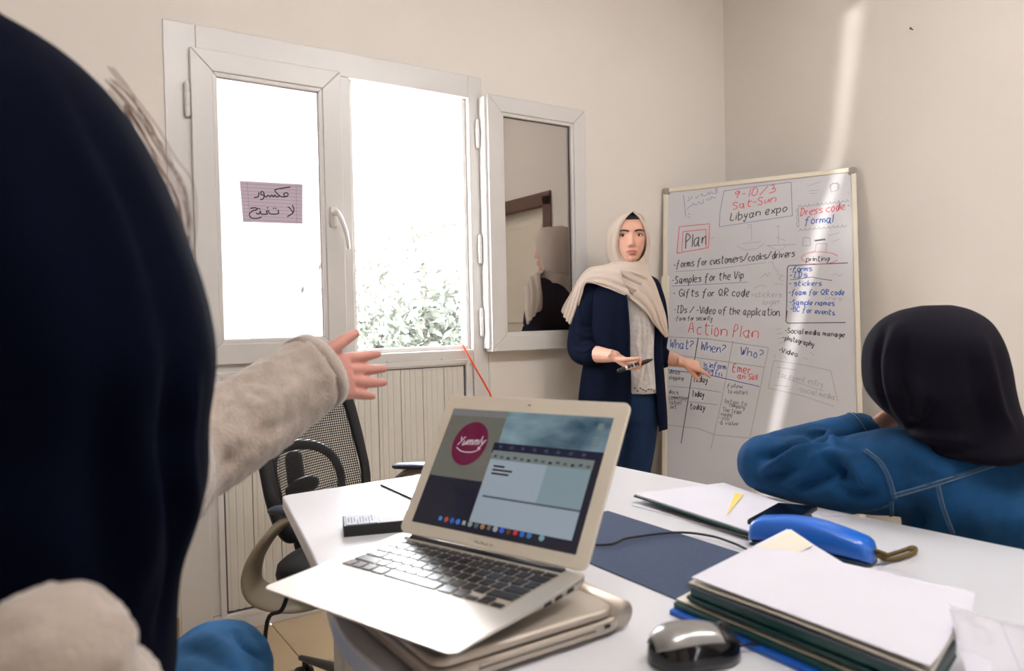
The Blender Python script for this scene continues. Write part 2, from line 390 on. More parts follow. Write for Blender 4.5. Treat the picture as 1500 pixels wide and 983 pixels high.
def sash(x0, x1, z0, z1, yf, name='sash', w=.075, back=.062):
    """a casement sash: frame, glazing bead, gasket and pane; yf = its room-side face"""
    s = add(name, join(frame_rect(x0, x1, z0, z1, w, yf, yf+back)), MT['upvc'], win, smooth=False, bevel=.004)
    add('glazing_bead', join(frame_rect(x0+w-.002, x1-w+.002, z0+w-.002, z1-w+.002, .016, yf+.006, yf+.03)), MT['upvc'], s, smooth=False, bevel=.003)
    add('gasket', join(frame_rect(x0+w+.013, x1-w-.013, z0+w+.013, z1-w-.013, .002, yf+.017, yf+.0225)), MT['gasket'], s, smooth=False)
    add('pane', boxm((x0+w+.012, yf+.022, z0+w+.012), (x1-w-.012, yf+.026, z1-w-.012)), MT['glass'], s, smooth=False)
    return s
s1 = sash(.520, 1.066, .972, 2.084, YW-.024, 'sash')
HX = 1.705; YS = YW-.068                     # the open sash lies folded back against the wall
s2 = sash(HX, 2.243, .972, 2.084, YS, 'open_sash', .07)
add('sash_rebate', boxm((HX-.012, YS+.012, .985), (HX+.004, YS+.06, 2.075)), MT['upvc'], s2, smooth=False, bevel=.002)
def hinge(x, z, parent, y):
    a = np.linspace(z-.055, z+.055, 4)
    add('hinge', join([tube([(x, y, a[0]), (x, y, a[1]-.002)], .0085, 12), tube([(x, y, a[1]), (x, y, a[2])], .0095, 12), tube([(x, y, a[2]+.002), (x, y, a[3])], .0085, 12), boxm((x-.006, y, a[0]), (x+.012, y+.018, a[3]))]), MT['upvc'], parent)
for z in (1.90, 1.16): hinge(.508, z, s1, YW-.018)
for z in (1.92, 1.42, 1.10): hinge(HX-.022, z, s2, YW-.016)
# lever handle on the closed sash
hx, hz = PY(489, 318, YW-.03)[[0, 2]]
h = add('handle_plate', boxm((hx-.015, YW-.036, hz-.04), (hx+.015, YW-.022, hz+.04)), MT['upvc'], s1, smooth=False, bevel=.006, bseg=3)
add('handle', join([tube([(hx, YW-.03, hz+.012), (hx, YW-.066, hz+.012)], .010), tube([(hx, YW-.066, hz+.016), (hx+.012, YW-.074, hz-.01), (hx+.03, YW-.074, hz-.06), (hx+.042, YW-.068, hz-.118)], [(.010, .009), (.012, .009), (.012, .008), (.010, .007)], 12, 4)]), MT['upvc'], s1)
# corner cleat marks and drain slots
for x in (1.25, 1.5): add('drain_cap', boxm((x-.014, Yf-.003, .945), (x+.014, Yf+.003, .953)), MT['upvc'], win, smooth=False, bevel=.001)
add('stay_bar', tube([(1.118, YW+.03, 1.02), (1.118, YW+.03, 1.07)], .005), MT['gasket'], win)
# line of the wall lining beside the window and a nail in the right wall
struct('trim_1', boxm((1.722, YW-.004, 0), (1.733, YW, .985)), MT['upvc'], bevel=.001)
nl = PX(1337, 44, XR)
add('nail', join([tube([nl+[.01, 0, 0], nl+[-.018, 0, .004]], .0022, 8), ellipsoid(nl+[-.018, 0, .004], (.003, .005, .005), None, 10, 6)]), MT['gasket'], label='small dark nail in bare cream wall above the whiteboard', cat='nail')

# ---------------------------------------------------------------- outside
struct('ground_outside', boxm((-30, YW+TW, -1.5), (40, 60, -1.2)), mat('pale_sand', lin(214, 206, 190), .9, var=.05, vscale=.6))
leafm = mat('pale_leaf', lin(70, 75, 66), .6, var=.2, vscale=3)
barkm = mat('bark', lin(84, 76, 66), .9)
def tree(px, base_py, top_py, Y, spread, nleaf, label, seed):
    r = np.random.default_rng(seed); b = PY(px, 465, Y); b[2] = -1.2; top = PY(px, top_py, Y)[2]
    t = thing('tree', label, 'tree', b, group='trees outside the window'); br = []
    H = top-b[2]; stems = []
    for k in range(5):
        ox = r.uniform(-.5, .5)*spread; oy = r.uniform(-.4, .4)*spread; hh = b[2]+H*(r.uniform(.62, 1) if k else 1)
        if k == 0: ox *= .15
        p = [b, b+[ox*.35, oy*.3, H*.4], np.array([b[0]+ox, b[1]+oy, hh])]
        stems.append(crs(p, 12)); br.append(tube(stems[-1], np.linspace(.035, .005, 12), 6))
    add('trunk', join(br), barkm, t)
    V = []; F = []
    for k in range(nleaf):
        s = stems[r.integers(5)]; c = s[min(11, int(12*r.beta(3, 1.6)))]+r.normal(0, spread*.16, 3)
        if c[2] > top+.1: continue
        d = nrm(r.normal(0, 1, 3)); e = nrm(np.cross(d, r.normal(0, 1, 3))); L = r.uniform(.045, .09); o = len(V)
        V += [c-d*L, c+e*L*.32, c+d*L, c-e*L*.32]; F.append((o, o+1, o+2, o+3))
    add('foliage', (np.array(V), F), leafm, t, smooth=False, kind='stuff')
tree(618, 520, 345, 6.6, 1.35, 3600, 'taller pale leafy tree seen through the open right window', 3)
tree(562, 520, 350, 9.2, .95, 2300, 'shorter washed out shrub tree beside the window handle side outside', 5)
tree(672, 520, 425, 11.5, 1.2, 1500, 'small bushy tree outside by the right jamb of the open window', 8)
wa, wb = PY(583, 195, 6.0), PY(648, 362, 6.0)
dd = (wb-wa); add('overhead_wire', tube([wa-dd*3, wa-dd*.2, wb, wb+dd*4], .006, 6), MT['grey_plastic'], label='thin grey wire slanting down outside the open window', cat='wire')

# ---------------------------------------------------------------- added fill lights on the ceiling, unseen above the frame
tubem = mat('fill_tube', (1, 1, 1), .5, emit=(1, .985, .98), estr=FILL)
def ceiling_fill(x, y, label):
    t = thing('ceiling_fill', label, 'fill light', (x, y, ZC-.09), group='added overhead fill')
    add('housing', boxm((x-.62, y-.15, ZC-.05), (x+.62, y+.15, ZC)), MT['upvc'], t, smooth=False, bevel=.01)
    for s in (-.07, .07): add('fill_tube', tube([(x-.58, y+s, ZC-.075), (x+.58, y+s, ZC-.075)], .017, 12), tubem, t)
    for s in (-.6, .6): add('tube_holder', boxm((x+s-.012, y-.11, ZC-.095), (x+s+.012, y+.11, ZC-.05)), MT['upvc'], t, smooth=False)
ceiling_fill(.6, .2, 'added fill light shaped as a twin tube fitting over the desk end')
ceiling_fill(2.1, .2, 'added fill light shaped as a twin tube fitting by the door')
# ================================================================ WHITEBOARD leaning across the corner
BTL = PY(972, 277, YW-.012); BTR = PX(1254, 245, XR-.03)
ba = nrm(BTR-BTL); nh = nrm(np.array([ba[1], -ba[0], 0])); BH = 1.775
bd = nrm(nh*.15-np.array([0, 0, 1.])-ba*.02); bn = nrm(np.cross(ba, bd)); bd = nrm(bd-ba*(bd@ba))
if bn@nh < 0: bn = -bn
BW = np.linalg.norm(BTR-BTL)
BH = min(BH, (BTL[2]-.012)/-bd[2])
def bpt(u, v, t=0): return BTL+ba*u+bd*v+bn*t
def bslab(u0, u1, v0, v1, t0, t1):
    V = np.array([bpt(u, v, t) for t in (t0, t1) for u, v in ((u0, v0), (u1, v0), (u1, v1), (u0, v1))])
    return V, [(0,1,2,3),(7,6,5,4),(0,4,5,1),(1,5,6,2),(2,6,7,3),(3,7,4,0)]
wb_ = thing('whiteboard', 'tall framed whiteboard covered in marker notes leaning across the corner', 'whiteboard', bpt(BW/2, BH, 0))
add('writing_surface', bslab(.008, BW-.008, .008, BH-.008, -.012, .0), MT['board'], wb_, smooth=False)
fw = .022
for q in ((0, BW, 0, fw), (0, BW, BH-fw, BH), (0, fw, fw, BH-fw), (BW-fw, BW, fw, BH-fw)):
    add('frame_rail', bslab(*q, -.014, .008), MT['cream'], wb_, smooth=False, bevel=.003)
for u, v in ((0, 0), (BW, 0), (0, BH), (BW, BH)):
    s = .034; u0, u1 = (u-.002, u+s) if u == 0 else (u-s, u+.002); v0, v1 = (v-.002, v+s) if v == 0 else (v-s, v+.002)
    add('corner_cap', bslab(u0, u1, v0, v1, -.016, .011), MT['grey_plastic'], wb_, smooth=False, bevel=.009, bseg=3)
add('edge_strip', bslab(-.006, .030, .46, .74, -.016, .014), MT['cream'], wb_, smooth=False, bevel=.003, label='wider cream strip on the edge rail')
c0 = bpt(0, 0)
def bp(x, y, lift=.0006):
    d = ray(x, y); return O+d*(((c0-O)@bn)/(d@bn))+bn*lift

# back wall behind the camera: added slit mask shaping the sun streak, never seen
def back_to(p): return p-SUND*((p[1]-(YB-.05))/SUND[1])
SZ0, SZ1 = .45, 2.85
rowsL = [back_to(PX(1240, 0, XR)), back_to(PX(1219, 228, XR)), back_to(bp(1194, 330)), back_to(bp(1160, 480)), back_to(bp(1130, 620)), back_to(bp(1118, 700))]
rowsR = [back_to(PX(1266, 0, XR)), back_to(PX(1235, 228, XR)), back_to(bp(1210, 330)), back_to(bp(1172, 480)), back_to(bp(1143, 620)), back_to(bp(1129, 700))]
def ends(r):
    a, b = r[0], r[1]; t = (SZ1+.02-a[2])/(b[2]-a[2]); top = a+(b-a)*t; a, b = r[-2], r[-1]; t = (SZ0-.02-a[2])/(b[2]-a[2]); bot = a+(b-a)*t
    return [(top[0], SZ1+.02)]+[(p[0], p[2]) for p in r if SZ0 < p[2] < SZ1]+[(bot[0], SZ0-.02)]
eL, eR = ends(rowsL), ends(rowsR); sx0_, sx1_ = min(p[0] for p in eL)-.35, max(p[0] for p in eR)+.35
struct('wall_back', join([boxm((XL-.2, YB-.2, 0), (sx0_, YB, ZC)), boxm((sx1_, YB-.2, 0), (XR, YB, ZC)), boxm((sx0_, YB-.2, 0), (sx1_, YB, SZ0)), boxm((sx0_, YB-.2, SZ1), (sx1_, YB, ZC))]), MT['wall'])
def mask_half(pts):
    n = len(pts); return np.array([(x, y, z) for y in (YB-.055, YB-.045) for x, z in pts], float), [tuple(range(n)), tuple(range(2*n-1, n-1, -1))]+[(i, n+i, n+(i+1) % n, (i+1) % n) for i in range(n)]
w2 = struct('slit_mask', mask_half([(sx0_-.02, SZ0-.02), (sx0_-.02, SZ1+.02)]+eL), MT['brown'])
add('slit_mask_half', mask_half([(sx1_+.02, SZ0-.02), (sx1_+.02, SZ1+.02)]+eR), MT['brown'], w2, smooth=False)

GL = {'a':"34 14 02 10 20 33 34 30 40",'b':"07 00 20 32 24 03",'c':"34 14 02 10 30",'d':"34 14 02 10 20 37 30",'e':"02 22 34 14 02 10 30",'f':"47 26 1b|04 34",
'g':"34 14 02 11 31 34 2b 0b",'h':"07 00|02 24 33 30",'i':"04 00|06 05",'j':"14 1b 0c",'k':"07 00|34 02 30",'l':"07 00",'m':"04 00 03 14 22 20 23 34 42 40",
'n':"04 00 03 24 33 30",'o':"14 02 10 20 32 24 14",'p':"04 0c|03 24 32 20 01",'q':"34 14 02 10 33 3c",'r':"04 00 03 24",'s':"34 14 03 22 31 20 00",'t':"17 11 20 30|05 35",
'u':"04 01 10 33 34 30",'v':"04 10 34",'w':"04 10 23 30 44",'x':"04 30|34 00",'y':"04 11 32|34 1c 0b",'z':"04 34 00 30",
'A':"00 27 40|13 33",'B':"00 07 27 25 04|04 34 31 00",'C':"46 27 04 20 41",'D':"10 17|07 27 44 20 00",'E':"37 07 00 30|04 24",'F':"37 07 00|04 24",'G':"46 27 04 20 41 43 23",
'I':"07 27|17 10|00 20",'L':"07 00 30",'P':"00 07 27 35 03",'Q':"20 04 27 44 20|31 50",'R':"00 07 27 35 04 30",'S':"36 17 05 23 31 20 00",'T':"07 47|27 20",'V':"07 20 47",
'W':"07 10 25 30 47",'Y':"07 24|47 10",'M':"00 07 23 47 40",'0':"17 05 02 10 20 32 35 27 17 06",'1':"17 10",'2':"06 27 35 00 30",'3':"07 27 24 14 34 31 00",'9':"36 17 05 14 36 20",
'-':"03 23",'/':"00 47",'?':"06 27 35 13 12|10 10",':':"04 04|01 01",'=':"04 24|02 22",'.':"00 10",'!':"07 02|00 00"}
YD = {'a': -1, 'b': -2, 'c': -3}
def glyph_lines(text, jit, rr):
    """strokes of a line of handwriting in a box: baseline 0, capital height 7; returns strokes and total advance"""
    out = []; x = 0
    for ch in text:
        if ch == ' ': x += 2.6; continue
        g = GL.get(ch)
        if g is None: x += 2; continue
        mx = 0
        for st in g.split('|'):
            p = []
            for tk in st.split():
                gx = int(tk[0]); gy = YD.get(tk[1], None); gy = int(tk[1]) if gy is None else gy; mx = max(mx, gx)
                p.append((x+gx+gy*.12+rr.normal(0, jit), gy+rr.normal(0, jit)))
            if len(p) == 2 and p[0] == p[1]: p[1] = (p[0][0]+.3, p[0][1])
            out.append(np.array(p))
        x += mx+1.5
    return out, max(x-1.5, 1)
def write(text, x0, y0, x1, y1, cap, ink, wpx=1.5, parent=None, jit=.24, to=None, nn=None, seed=0):
    """handwriting whose baseline runs between two picture points of the board, set on the board's own plane"""
    rr = np.random.default_rng(len(text)*31+int(x0)+seed); st, adv = glyph_lines(text, jit, rr); to = to or bp; nn = bn if nn is None else nn; parts = []
    A, B = to(x0, y0), to(x1, y1); C = to(x0, y0-cap); ex = (B-A)/adv; ey = (C-A)/7
    wd = .72*wpx*np.linalg.norm(C-A)/cap
    for s in st:
        s = crs(s, (len(s)-1)*4+1) if len(s) > 2 else s
        parts.append(ribbon(np.array([A+ex*p[0]+ey*p[1] for p in s]), wd, nn))
    return add('marker_writing', join(parts), MT[ink], parent or wb_, smooth=False)
def stroke(lines, ink, wpx=1.2, smooth=False, name='marker_line', to=None, nn=None, parent=None):
    to = to or bp; nn = bn if nn is None else nn; parts = []
    for L in lines:
        L = np.asarray(L, float); L = crs(L, (len(L)-1)*6+1) if smooth and len(L) > 2 else L
        if not smooth and len(L) > 2: L = np.vstack([np.vstack([L[i]+(L[i+1]-L[i])*t for t in (0, .03, .97)]) for i in range(len(L)-1)]+[L[-1:]])
        q = to(*L[0]); wd = wpx*np.linalg.norm(to(L[0][0]+1, L[0][1])-q); wd = max(wd, wpx*np.linalg.norm(to(L[0][0], L[0][1]+1)-q))
        add(name, ribbon(np.array([to(*p) for p in L]), wd*.85, nn), MT[ink], parent or wb_, smooth=False)
def c6(pts): return [(960+x/4.273, 240+y/4.273) for x, y in pts]
def c7(pts): return [(960+x/3.933, 440+y/3.933) for x, y in pts]
def w6(t, a, b, cap, ink, wp=1.5): (x0, y0), (x1, y1) = c6([a, b]); write(t, x0, y0, x1, y1, cap/4.273, ink, wp)
def w7(t, a, b, cap, ink, wp=1.5): (x0, y0), (x1, y1) = c7([a, b]); write(t, x0, y0, x1, y1, cap/3.933, ink, wp)
w6('9-10/3', (490, 218), (745, 180), 46, 'ink_red'); w6('Sat-Sun', (485, 285), (748, 238), 42, 'ink_red'); w6('Libyan expo', (470, 355), (820, 296), 46, 'ink_black', 1.7)
stroke([c6([(430, 170), (640, 140), (850, 115), (857, 325), (640, 358), (400, 395), (405, 300), (430, 170)])], 'ink_fblue', 1.1)
w6('Dress code:-', (905, 328), (1215, 280), 46, 'ink_red', 1.6); w6('formal', (935, 378), (1110, 366), 46, 'ink_blue', 1.8)
cl = []
for i in range(30): cl.append((895+i*11+6*math.sin(i*2.6), 268-i*1.3+9*math.cos(i*2.6)))
for i in range(9): cl.insert(0, (884+6*math.cos(i*2.3), 285+i*14+6*math.sin(i*2.3)) if False else (890+8*math.cos(i*2.3), 392-i*14+5*math.sin(i*2.3)))
stroke([c6(cl), c6([(896+i*11+6*math.sin(i*2.4), 414-i*1.0+8*math.cos(i*2.4)) for i in range(29)])], 'ink_grey', 1.2, True)
w6('Plan', (188, 528), (318, 500), 82, 'ink_black', 1.8)
stroke([c6([(150, 395), (340, 375), (332, 525), (135, 560), (150, 395)]), c6([(165, 545), (172, 425), (316, 410), (318, 522)])], 'ink_red', 1.1)
w6('-forms for customers/cooks/drivers', (115, 652), (870, 580), 44, 'ink_black', 1.6)
stroke([c6([(120, 676), (400, 655), (690, 618)])], 'ink_grey', 1); stroke([c6([(105, 766), (575, 741)])], 'ink_fblue', 1)
w6('-Samples for the Vip', (105, 752), (550, 715), 46, 'ink_black', 1.6); w6('- Gifts for QR code', (110, 830), (585, 828), 44, 'ink_black', 1.6)
w6('=stickers', (600, 834), (790, 834), 34, 'ink_grey', 1.2); w6('login', (672, 882), (772, 878), 34, 'ink_grey', 1.2)
w6('-IDs / -Video of the application', (118, 932), (775, 950), 44, 'ink_black', 1.5); w7('-form for security', (110, 116), (328, 114), 26, 'ink_black', 1.1)
stroke([c6([(955, 560), (1000, 545)]), c6([(1000, 555), (1008, 500), (1072, 500), (1068, 552)]), c6([(920, 512), (926, 462), (966, 462), (972, 512), (920, 512)])], 'ink_grey', 1.2)
stroke([c6([(995, 480), (1060, 470), (1062, 476), (1000, 484)])], 'ink_black', 1.2)
stroke([[(1201+27*math.cos(a), 378+9*math.sin(a)) for a in np.linspace(.3, 6.0, 20)]], 'ink_red', 1, True)
w6('printing', (945, 612), (1085, 608), 34, 'ink_black', 1.4)
stroke([c6([(1205, 620), (835, 637), (826, 652), (822, 880), (818, 975)]), c7([(760, 60), (752, 120), (762, 131), (1096, 128)])], 'ink_black', 1.4)
for t, a, b in (('-forms', (840, 675), (978, 670)), ('-IDs', (840, 712), (950, 708)), ('- stickers', (835, 765), (1040, 762)), ('-foam for QR code', (835, 820), (1180, 820)), ('-Sample names', (840, 880), (1120, 888)), ('-BC for events', (845, 922), (1122, 948))): w6(t, a, b, 32, 'ink_blue', 1.7)
stroke([c6([(845, 726), (990, 708)]), c6([(990, 712), (1045, 722), (1105, 730)])], 'ink_black', 1)
w6('links', (1065, 852), (1165, 855), 26, 'ink_grey', 1)
w7('Action Plan', (185, 190), (590, 218), 68, 'ink_red', 1.4)
stroke([c7([(65, 210), (300, 222), (650, 272)]), c7([(65, 310), (240, 330), (632, 386)]), c7([(75, 495), (220, 505), (380, 530)]), c7([(75, 570), (360, 602)]), c7([(80, 720), (250, 738), (340, 775), (540, 793)]), c7([(447, 235), (385, 560), (320, 855)]), c7([(652, 275), (545, 790), (520, 908), (485, 912)])], 'ink_grey', 1.2)
stroke([c7([(247, 215), (200, 500), (148, 825)])], 'ink_black', 1.3); stroke([c7([(72, 400), (300, 428), (420, 455), (600, 497)])], 'ink_blue', 1.2)
w7('What?', (85, 272), (215, 282), 48, 'ink_blue', 1.5); w7('When?', (262, 285), (400, 306), 48, 'ink_blue', 1.5); w7('Who?', (490, 312), (618, 336), 48, 'ink_blue', 1.6)
w7('is inform', (280, 385), (405, 398), 34, 'ink_blue', 1.4); w7('2019 Fri', (272, 424), (380, 440), 34, 'ink_blue', 1.4)
w7('Emer.', (445, 410), (560, 424), 46, 'ink_red', 1.6); w7('an Sell', (475, 448), (585, 458), 30, 'ink_red', 1.5)
for t, a, b in (('today', (220, 468), (300, 472)), ('today', (213, 552), (280, 556)), ('today', (200, 626), (286, 632))): w7(t, a, b, 34, 'ink_black', 1.4)
for t, a, b in (('ideas', (78, 420), (140, 426)), ('shipping', (78, 455), (160, 460)), ('docs', (78, 536), (132, 542)), ('commission', (78, 566), (188, 574)), ('label', (82, 596), (145, 600)), ('set', (84, 622), (120, 626))): w7(t, a, b, 24, 'ink_black', 1)
for t, a, b in (('follow', (412, 502), (500, 506)), ('to visitors', (418, 535), (530, 542)), ('listen to', (400, 590), (525, 608)), ('company', (425, 610), (515, 628)), ('The team', (388, 640), (495, 656)), ('-name', (370, 664), (442, 672)), ('-job', (366, 684), (425, 692)), ('-a value', (360, 712), (475, 722))): w7(t, a, b, 24, 'ink_black', .9)
for t, a, b in (('-Social media manage', (748, 186), (1088, 212)), ('-photography', (735, 226), (912, 266)), ('-Video', (710, 296), (816, 324))): w7(t, a, b, 28, 'ink_black', 1.6)
stroke([c7([(682, 346), (840, 370), (1010, 405), (1050, 580)]), c7([(682, 346), (650, 505), (840, 548), (1030, 612)]), c7([(720, 440), (965, 522)]), c7([(700, 385), (812, 402)]), c7([(690, 488), (768, 498)])], 'ink_grey', 1)
w7('for event entry', (705, 438), (965, 500), 34, 'ink_grey', 1.2); w7('-social media', (820, 522), (1032, 572), 30, 'ink_grey', 1.2)
stroke([c7([(690+8*i, 170+26*i), (722+8*i, 160+26*i)]) for i in range(4)]+[c7([(686, 310), (690, 330)]), c7([(740, 320), (760, 345)]), c7([(850, 330), (880, 340)]), c7([(890, 298), (915, 315)])], 'ink_grey', .9)
# half wiped Arabic note and doodles
stroke([c6([(385, 150), (386, 185)]), c6([(378, 152), (375, 186), (365, 188)]), c6([(360, 190), (350, 175), (340, 192), (330, 180), (322, 196), (300, 200), (290, 188), (284, 204)]), c6([(270, 196), (262, 212), (250, 214)]), c6([(228, 200), (226, 222)]), c6([(205, 205), (215, 225), (200, 232)]),
        c6([(380, 208), (366, 214), (352, 206), (348, 226)]), c6([(340, 212), (330, 228), (318, 222)]), c6([(300, 222), (298, 246), (285, 250), (275, 238), (262, 254), (248, 258), (240, 246), (226, 264), (210, 270), (200, 285)]), c6([(176, 195), (190, 330)]), c6([(205, 318), (215, 312)]), c6([(202, 336), (216, 332)])], 'ink_fblue', 1, True, 'faded_writing')
stroke([c6([(575, 385), (600, 380), (600, 398), (575, 398)]), c6([(600, 400), (603, 480)]), c6([(510, 515), (560, 540), (640, 530), (678, 500)]), c6([(540, 500), (660, 488)]), c6([(752, 395), (775, 385), (768, 408)]), c6([(772, 410), (770, 500)]), c6([(700, 512), (760, 540), (800, 535), (815, 510)]), c6([(755, 460), (815, 480)]),
        c6([(705, 620), (735, 612), (738, 640), (770, 680)]), c6([(660, 715), (690, 685), (700, 705), (718, 680)]), c6([(760, 690), (800, 700), (770, 720), (800, 735)]), c6([(615, 780), (660, 760), (700, 770)]), c6([(745, 750), (800, 755)]), c6([(1080, 450), (1150, 432)]), c6([(1105, 490), (1155, 470)]), c6([(950, 140), (1040, 112)]), c6([(960, 170), (1020, 165)]), c6([(965, 185), (1010, 185)]),
        c6([(340, 470), (370, 462)]), c6([(1105, 700), (1130, 685), (1150, 705), (1175, 690)])], 'ink_grey', .8, False, 'faded_writing')
stroke([c6([(700, 512), (875, 505)]), c6([(1095, 130), (1140, 118), (1143, 165), (1100, 178), (1095, 130)]), c6([(1088, 150), (1110, 120), (1150, 128), (1148, 160)]), c6([(1205, 175), (1208, 185)])], 'ink_grey', 1.2)

# ---------------------------------------------------------------- note taped to the closed pane
yn = YW-.024+.021
np_ = [PY(x, y, yn) for x, y in ((351, 265), (443, 270), (443, 328), (356, 325))]
V = np.array([p+[0, s, 0] for s in (0, -.0006) for p in np_])
note = add('paper_note', (V, [(0,1,2,3),(7,6,5,4),(0,4,5,1),(1,5,6,2),(2,6,7,3),(3,7,4,0)]), MT['lilac_paper'], smooth=False, label='lined paper note with black Arabic handwriting taped to the closed pane', cat='note')
def nt_(x, y): return PY(x, y, yn-.0012)
def cn(pts): return [(220+x/2.891, y/2.891) for x, y in pts]
NN = np.array([0, -1., 0])
MT['rule'] = mat('faint_rule_ink', lin(160, 140, 176), .8)
stroke([[(352+.5*k, 269+5.2*k), (442.5, 273.6+5.2*k)] for k in range(11)]+[[(362, 266), (366, 325)], [(434, 270), (434.5, 327)]], 'rule', .6, name='ruled_line', to=nt_, nn=NN, parent=note)
ar = [[(586, 826), (578, 816), (566, 822), (572, 833), (584, 829), (566, 834), (550, 830), (528, 806), (560, 797), (594, 792)],
      [(548, 831), (534, 834), (528, 826), (522, 834), (515, 826), (508, 834), (500, 827), (492, 834), (484, 832)], [(484, 832), (480, 814), (470, 812), (470, 824), (482, 828), (478, 842), (466, 846)], [(460, 814), (458, 832), (440, 837)],
      [(602, 868), (609, 888), (602, 904), (580, 918)], [(582, 876), (592, 882), (606, 902)],
      [(541, 888), (543, 904), (524, 907), (506, 905), (501, 893), (492, 896), (497, 906), (480, 908), (470, 906), (466, 894), (462, 906), (448, 904)], [(424, 882), (446, 880), (452, 888), (432, 894), (420, 908), (428, 922), (450, 925), (472, 920)],
      [(534, 880), (530, 884)], [(525, 880), (521, 884)], [(499, 878), (495, 882)], [(466, 882), (462, 886)], [(458, 881), (454, 885)]]
stroke([cn(a) for a in ar], 'ink_black', 2.0, True, 'ink_writing', nt_, NN, note)
# orange cable dropping from the window corner
oc = [PY(676, 500, YW+.02), PY(679, 508, YW-.02), PY(697, 540, YW-.05), PY(713, 568, YW-.06), PY(722, 590, YW-.05), np.array([1.79, YW-.05, .45]), np.array([1.80, YW-.05, .04]), np.array([1.79, YW-.12, .006]), np.array([1.74, YW-.4, .006])]
add('orange_cable', tube(oc, .0042, 8, 6), MT['orange'], label='orange cable coming in at the window corner and down the wall', cat='cable')
# ================================================================ DESK
T = .757
def prism(poly, z0, z1):
    n = len(poly); V = [(x, y, z) for z in (z0, z1) for x, y in poly]
    return np.array(V, float), [tuple(range(n-1, -1, -1)), tuple(range(n, 2*n))]+[(i, (i+1) % n, n+(i+1) % n, n+i) for i in range(n)]
left = [tuple(p) for p in crs([(.300, -.30), (.300, .30), (.300, .68), (.304, .85), (.362, 1.10), (.446, 1.555)], 28)]
dpoly = left+[(.462, 1.562), (1.165, 1.575), (1.178, 1.56), (1.2, 1.18), (1.243, .5), (1.262, -.30)]
desk = thing('desk', 'large white laminate office desk with a curved long edge', 'desk', (.8, .6, 0))
add('desk_top', prism(dpoly, T-.028, T), MT['desk'], desk, smooth=False, bevel=.003)
for x, y in ((.49, 1.30), (1.10, 1.45), (.40, -.2), (1.18, -.2)):
    add('leg', boxm((x-.025, y-.025, .012), (x+.025, y+.025, T-.028)), MT['upvc'], desk, smooth=False, bevel=.004)
    add('foot', tube([(x, y, .0), (x, y, .012)], .02, 12, round_ends=False), MT['rubber'], desk)
for a, b in (((.49, 1.30), (1.10, 1.45)), ((.40, -.2), (1.18, -.2)), ((1.10, 1.45), (1.18, -.2))):
    a = np.array([*a, T-.065]); b = np.array([*b, T-.065]); add('apron', tube([a, b], (np.array([[.012, .035]]*2)), 4, round_ends=False), MT['upvc'], desk, smooth=False)

# ---------------------------------------------------------------- lower, closed laptop
LZ = T+.004; l2z1 = .790
lx0, lx1, ly0, ly1 = .322, .578, .634, .994
def rrect(x0, x1, y0, y1, r, n=6):
    P = []
    for cx, cy, a0 in ((x1-r, y1-r, 0), (x0+r, y1-r, 90), (x0+r, y0+r, 180), (x1-r, y0+r, 270)):
        for k in range(n+1): a = math.radians(a0+90*k/n); P.append((cx+r*math.cos(a), cy+r*math.sin(a)))
    return P
lap2 = thing('closed_laptop', 'closed silver grey laptop lying flat under the open one', 'laptop', ((lx0+lx1)/2, (ly0+ly1)/2, T))
add('lower_case', prism(rrect(lx0, lx1-.012, ly0, ly1, .02), LZ, LZ+.017), MT['alu2'], lap2, smooth=False, bevel=.005, bseg=3)
add('lid', prism(rrect(lx0, lx1-.022, ly0, ly1, .02), LZ+.0185, l2z1), MT['alu2'], lap2, smooth=False, bevel=.006, bseg=3)
add('hinge_barrel', tube([(lx1-.012, ly0+.004, LZ+.0165), (lx1-.012, ly1-.004, LZ+.0165)], .0155, 20, round_ends=False), MT['alu2'], lap2)
add('lock_slot', boxm((lx1-.042, ly0-.0008, LZ+.008), (lx1-.034, ly0+.004, LZ+.012)), MT['black'], lap2, smooth=False)
add('disc_slot', boxm((lx0+.05, ly0-.0006, LZ+.0085), (lx1-.055, ly0+.003, LZ+.0095)), MT['black'], lap2, smooth=False)
add('drive_tray', join([boxm((lx0+.05, ly0-.0012, LZ+.003), (lx1-.055, ly0+.003, LZ+.008)), boxm((lx0+.05, ly0-.0012, LZ+.010), (lx1-.055, ly0+.003, LZ+.014))]), MT['alu2'], lap2, smooth=False, bevel=.0005)
for x in (lx0+.03, lx1-.05):
    for y in (ly0+.03, ly1-.03): add('foot', tube([(x, y, T), (x, y, LZ)], .008, 12, round_ends=False), MT['rubber'], lap2)

# ---------------------------------------------------------------- open laptop
lw, ld, al = .325, .227, math.radians(54.8)
Rl = np.array([[.284, .957, -.062], [-.959, .285, .003], [.021, .059, .998]]); tl = np.array([.236, .920, .798])
mw = Matrix.Identity(4)
for i in range(3):
    for j in range(3): mw[i][j] = Rl[i][j]
    mw[i][3] = tl[i]
lap = thing('open_laptop', 'thin silver laptop standing open with lit screen and black keys', 'laptop', mw=mw)
yh = ld-.008
def wedge():
    P = rrect(0, lw, 0, ld, .012); n = len(P); V = [(x, y, 0) for x, y in P]
    def th(y): return .0035+.0115*min(1, y/ld*1.15)
    V += [(x*.985+lw*.0075 if False else x, y, -th(y)*.45) for x, y in P]
    V += [(lw/2+(x-lw/2)*.96, ld/2+(y-ld/2)*.955, -th(y)) for x, y in P]
    F = [tuple(range(n)), tuple(range(3*n-1, 2*n-1, -1))]
    for r in range(2): F += [(r*n+i, (r+1)*n+i, (r+1)*n+(i+1) % n, r*n+(i+1) % n) for i in range(n)]
    return np.array(V), F
base = add('base', wedge(), MT['alu'], lap, smooth=False, bevel=.0012)
add('lid_notch', boxm((lw/2-.03, -.0006, -.0022), (lw/2+.03, .003, .0002)), MT['alu2'], base, smooth=False, bevel=.0004)
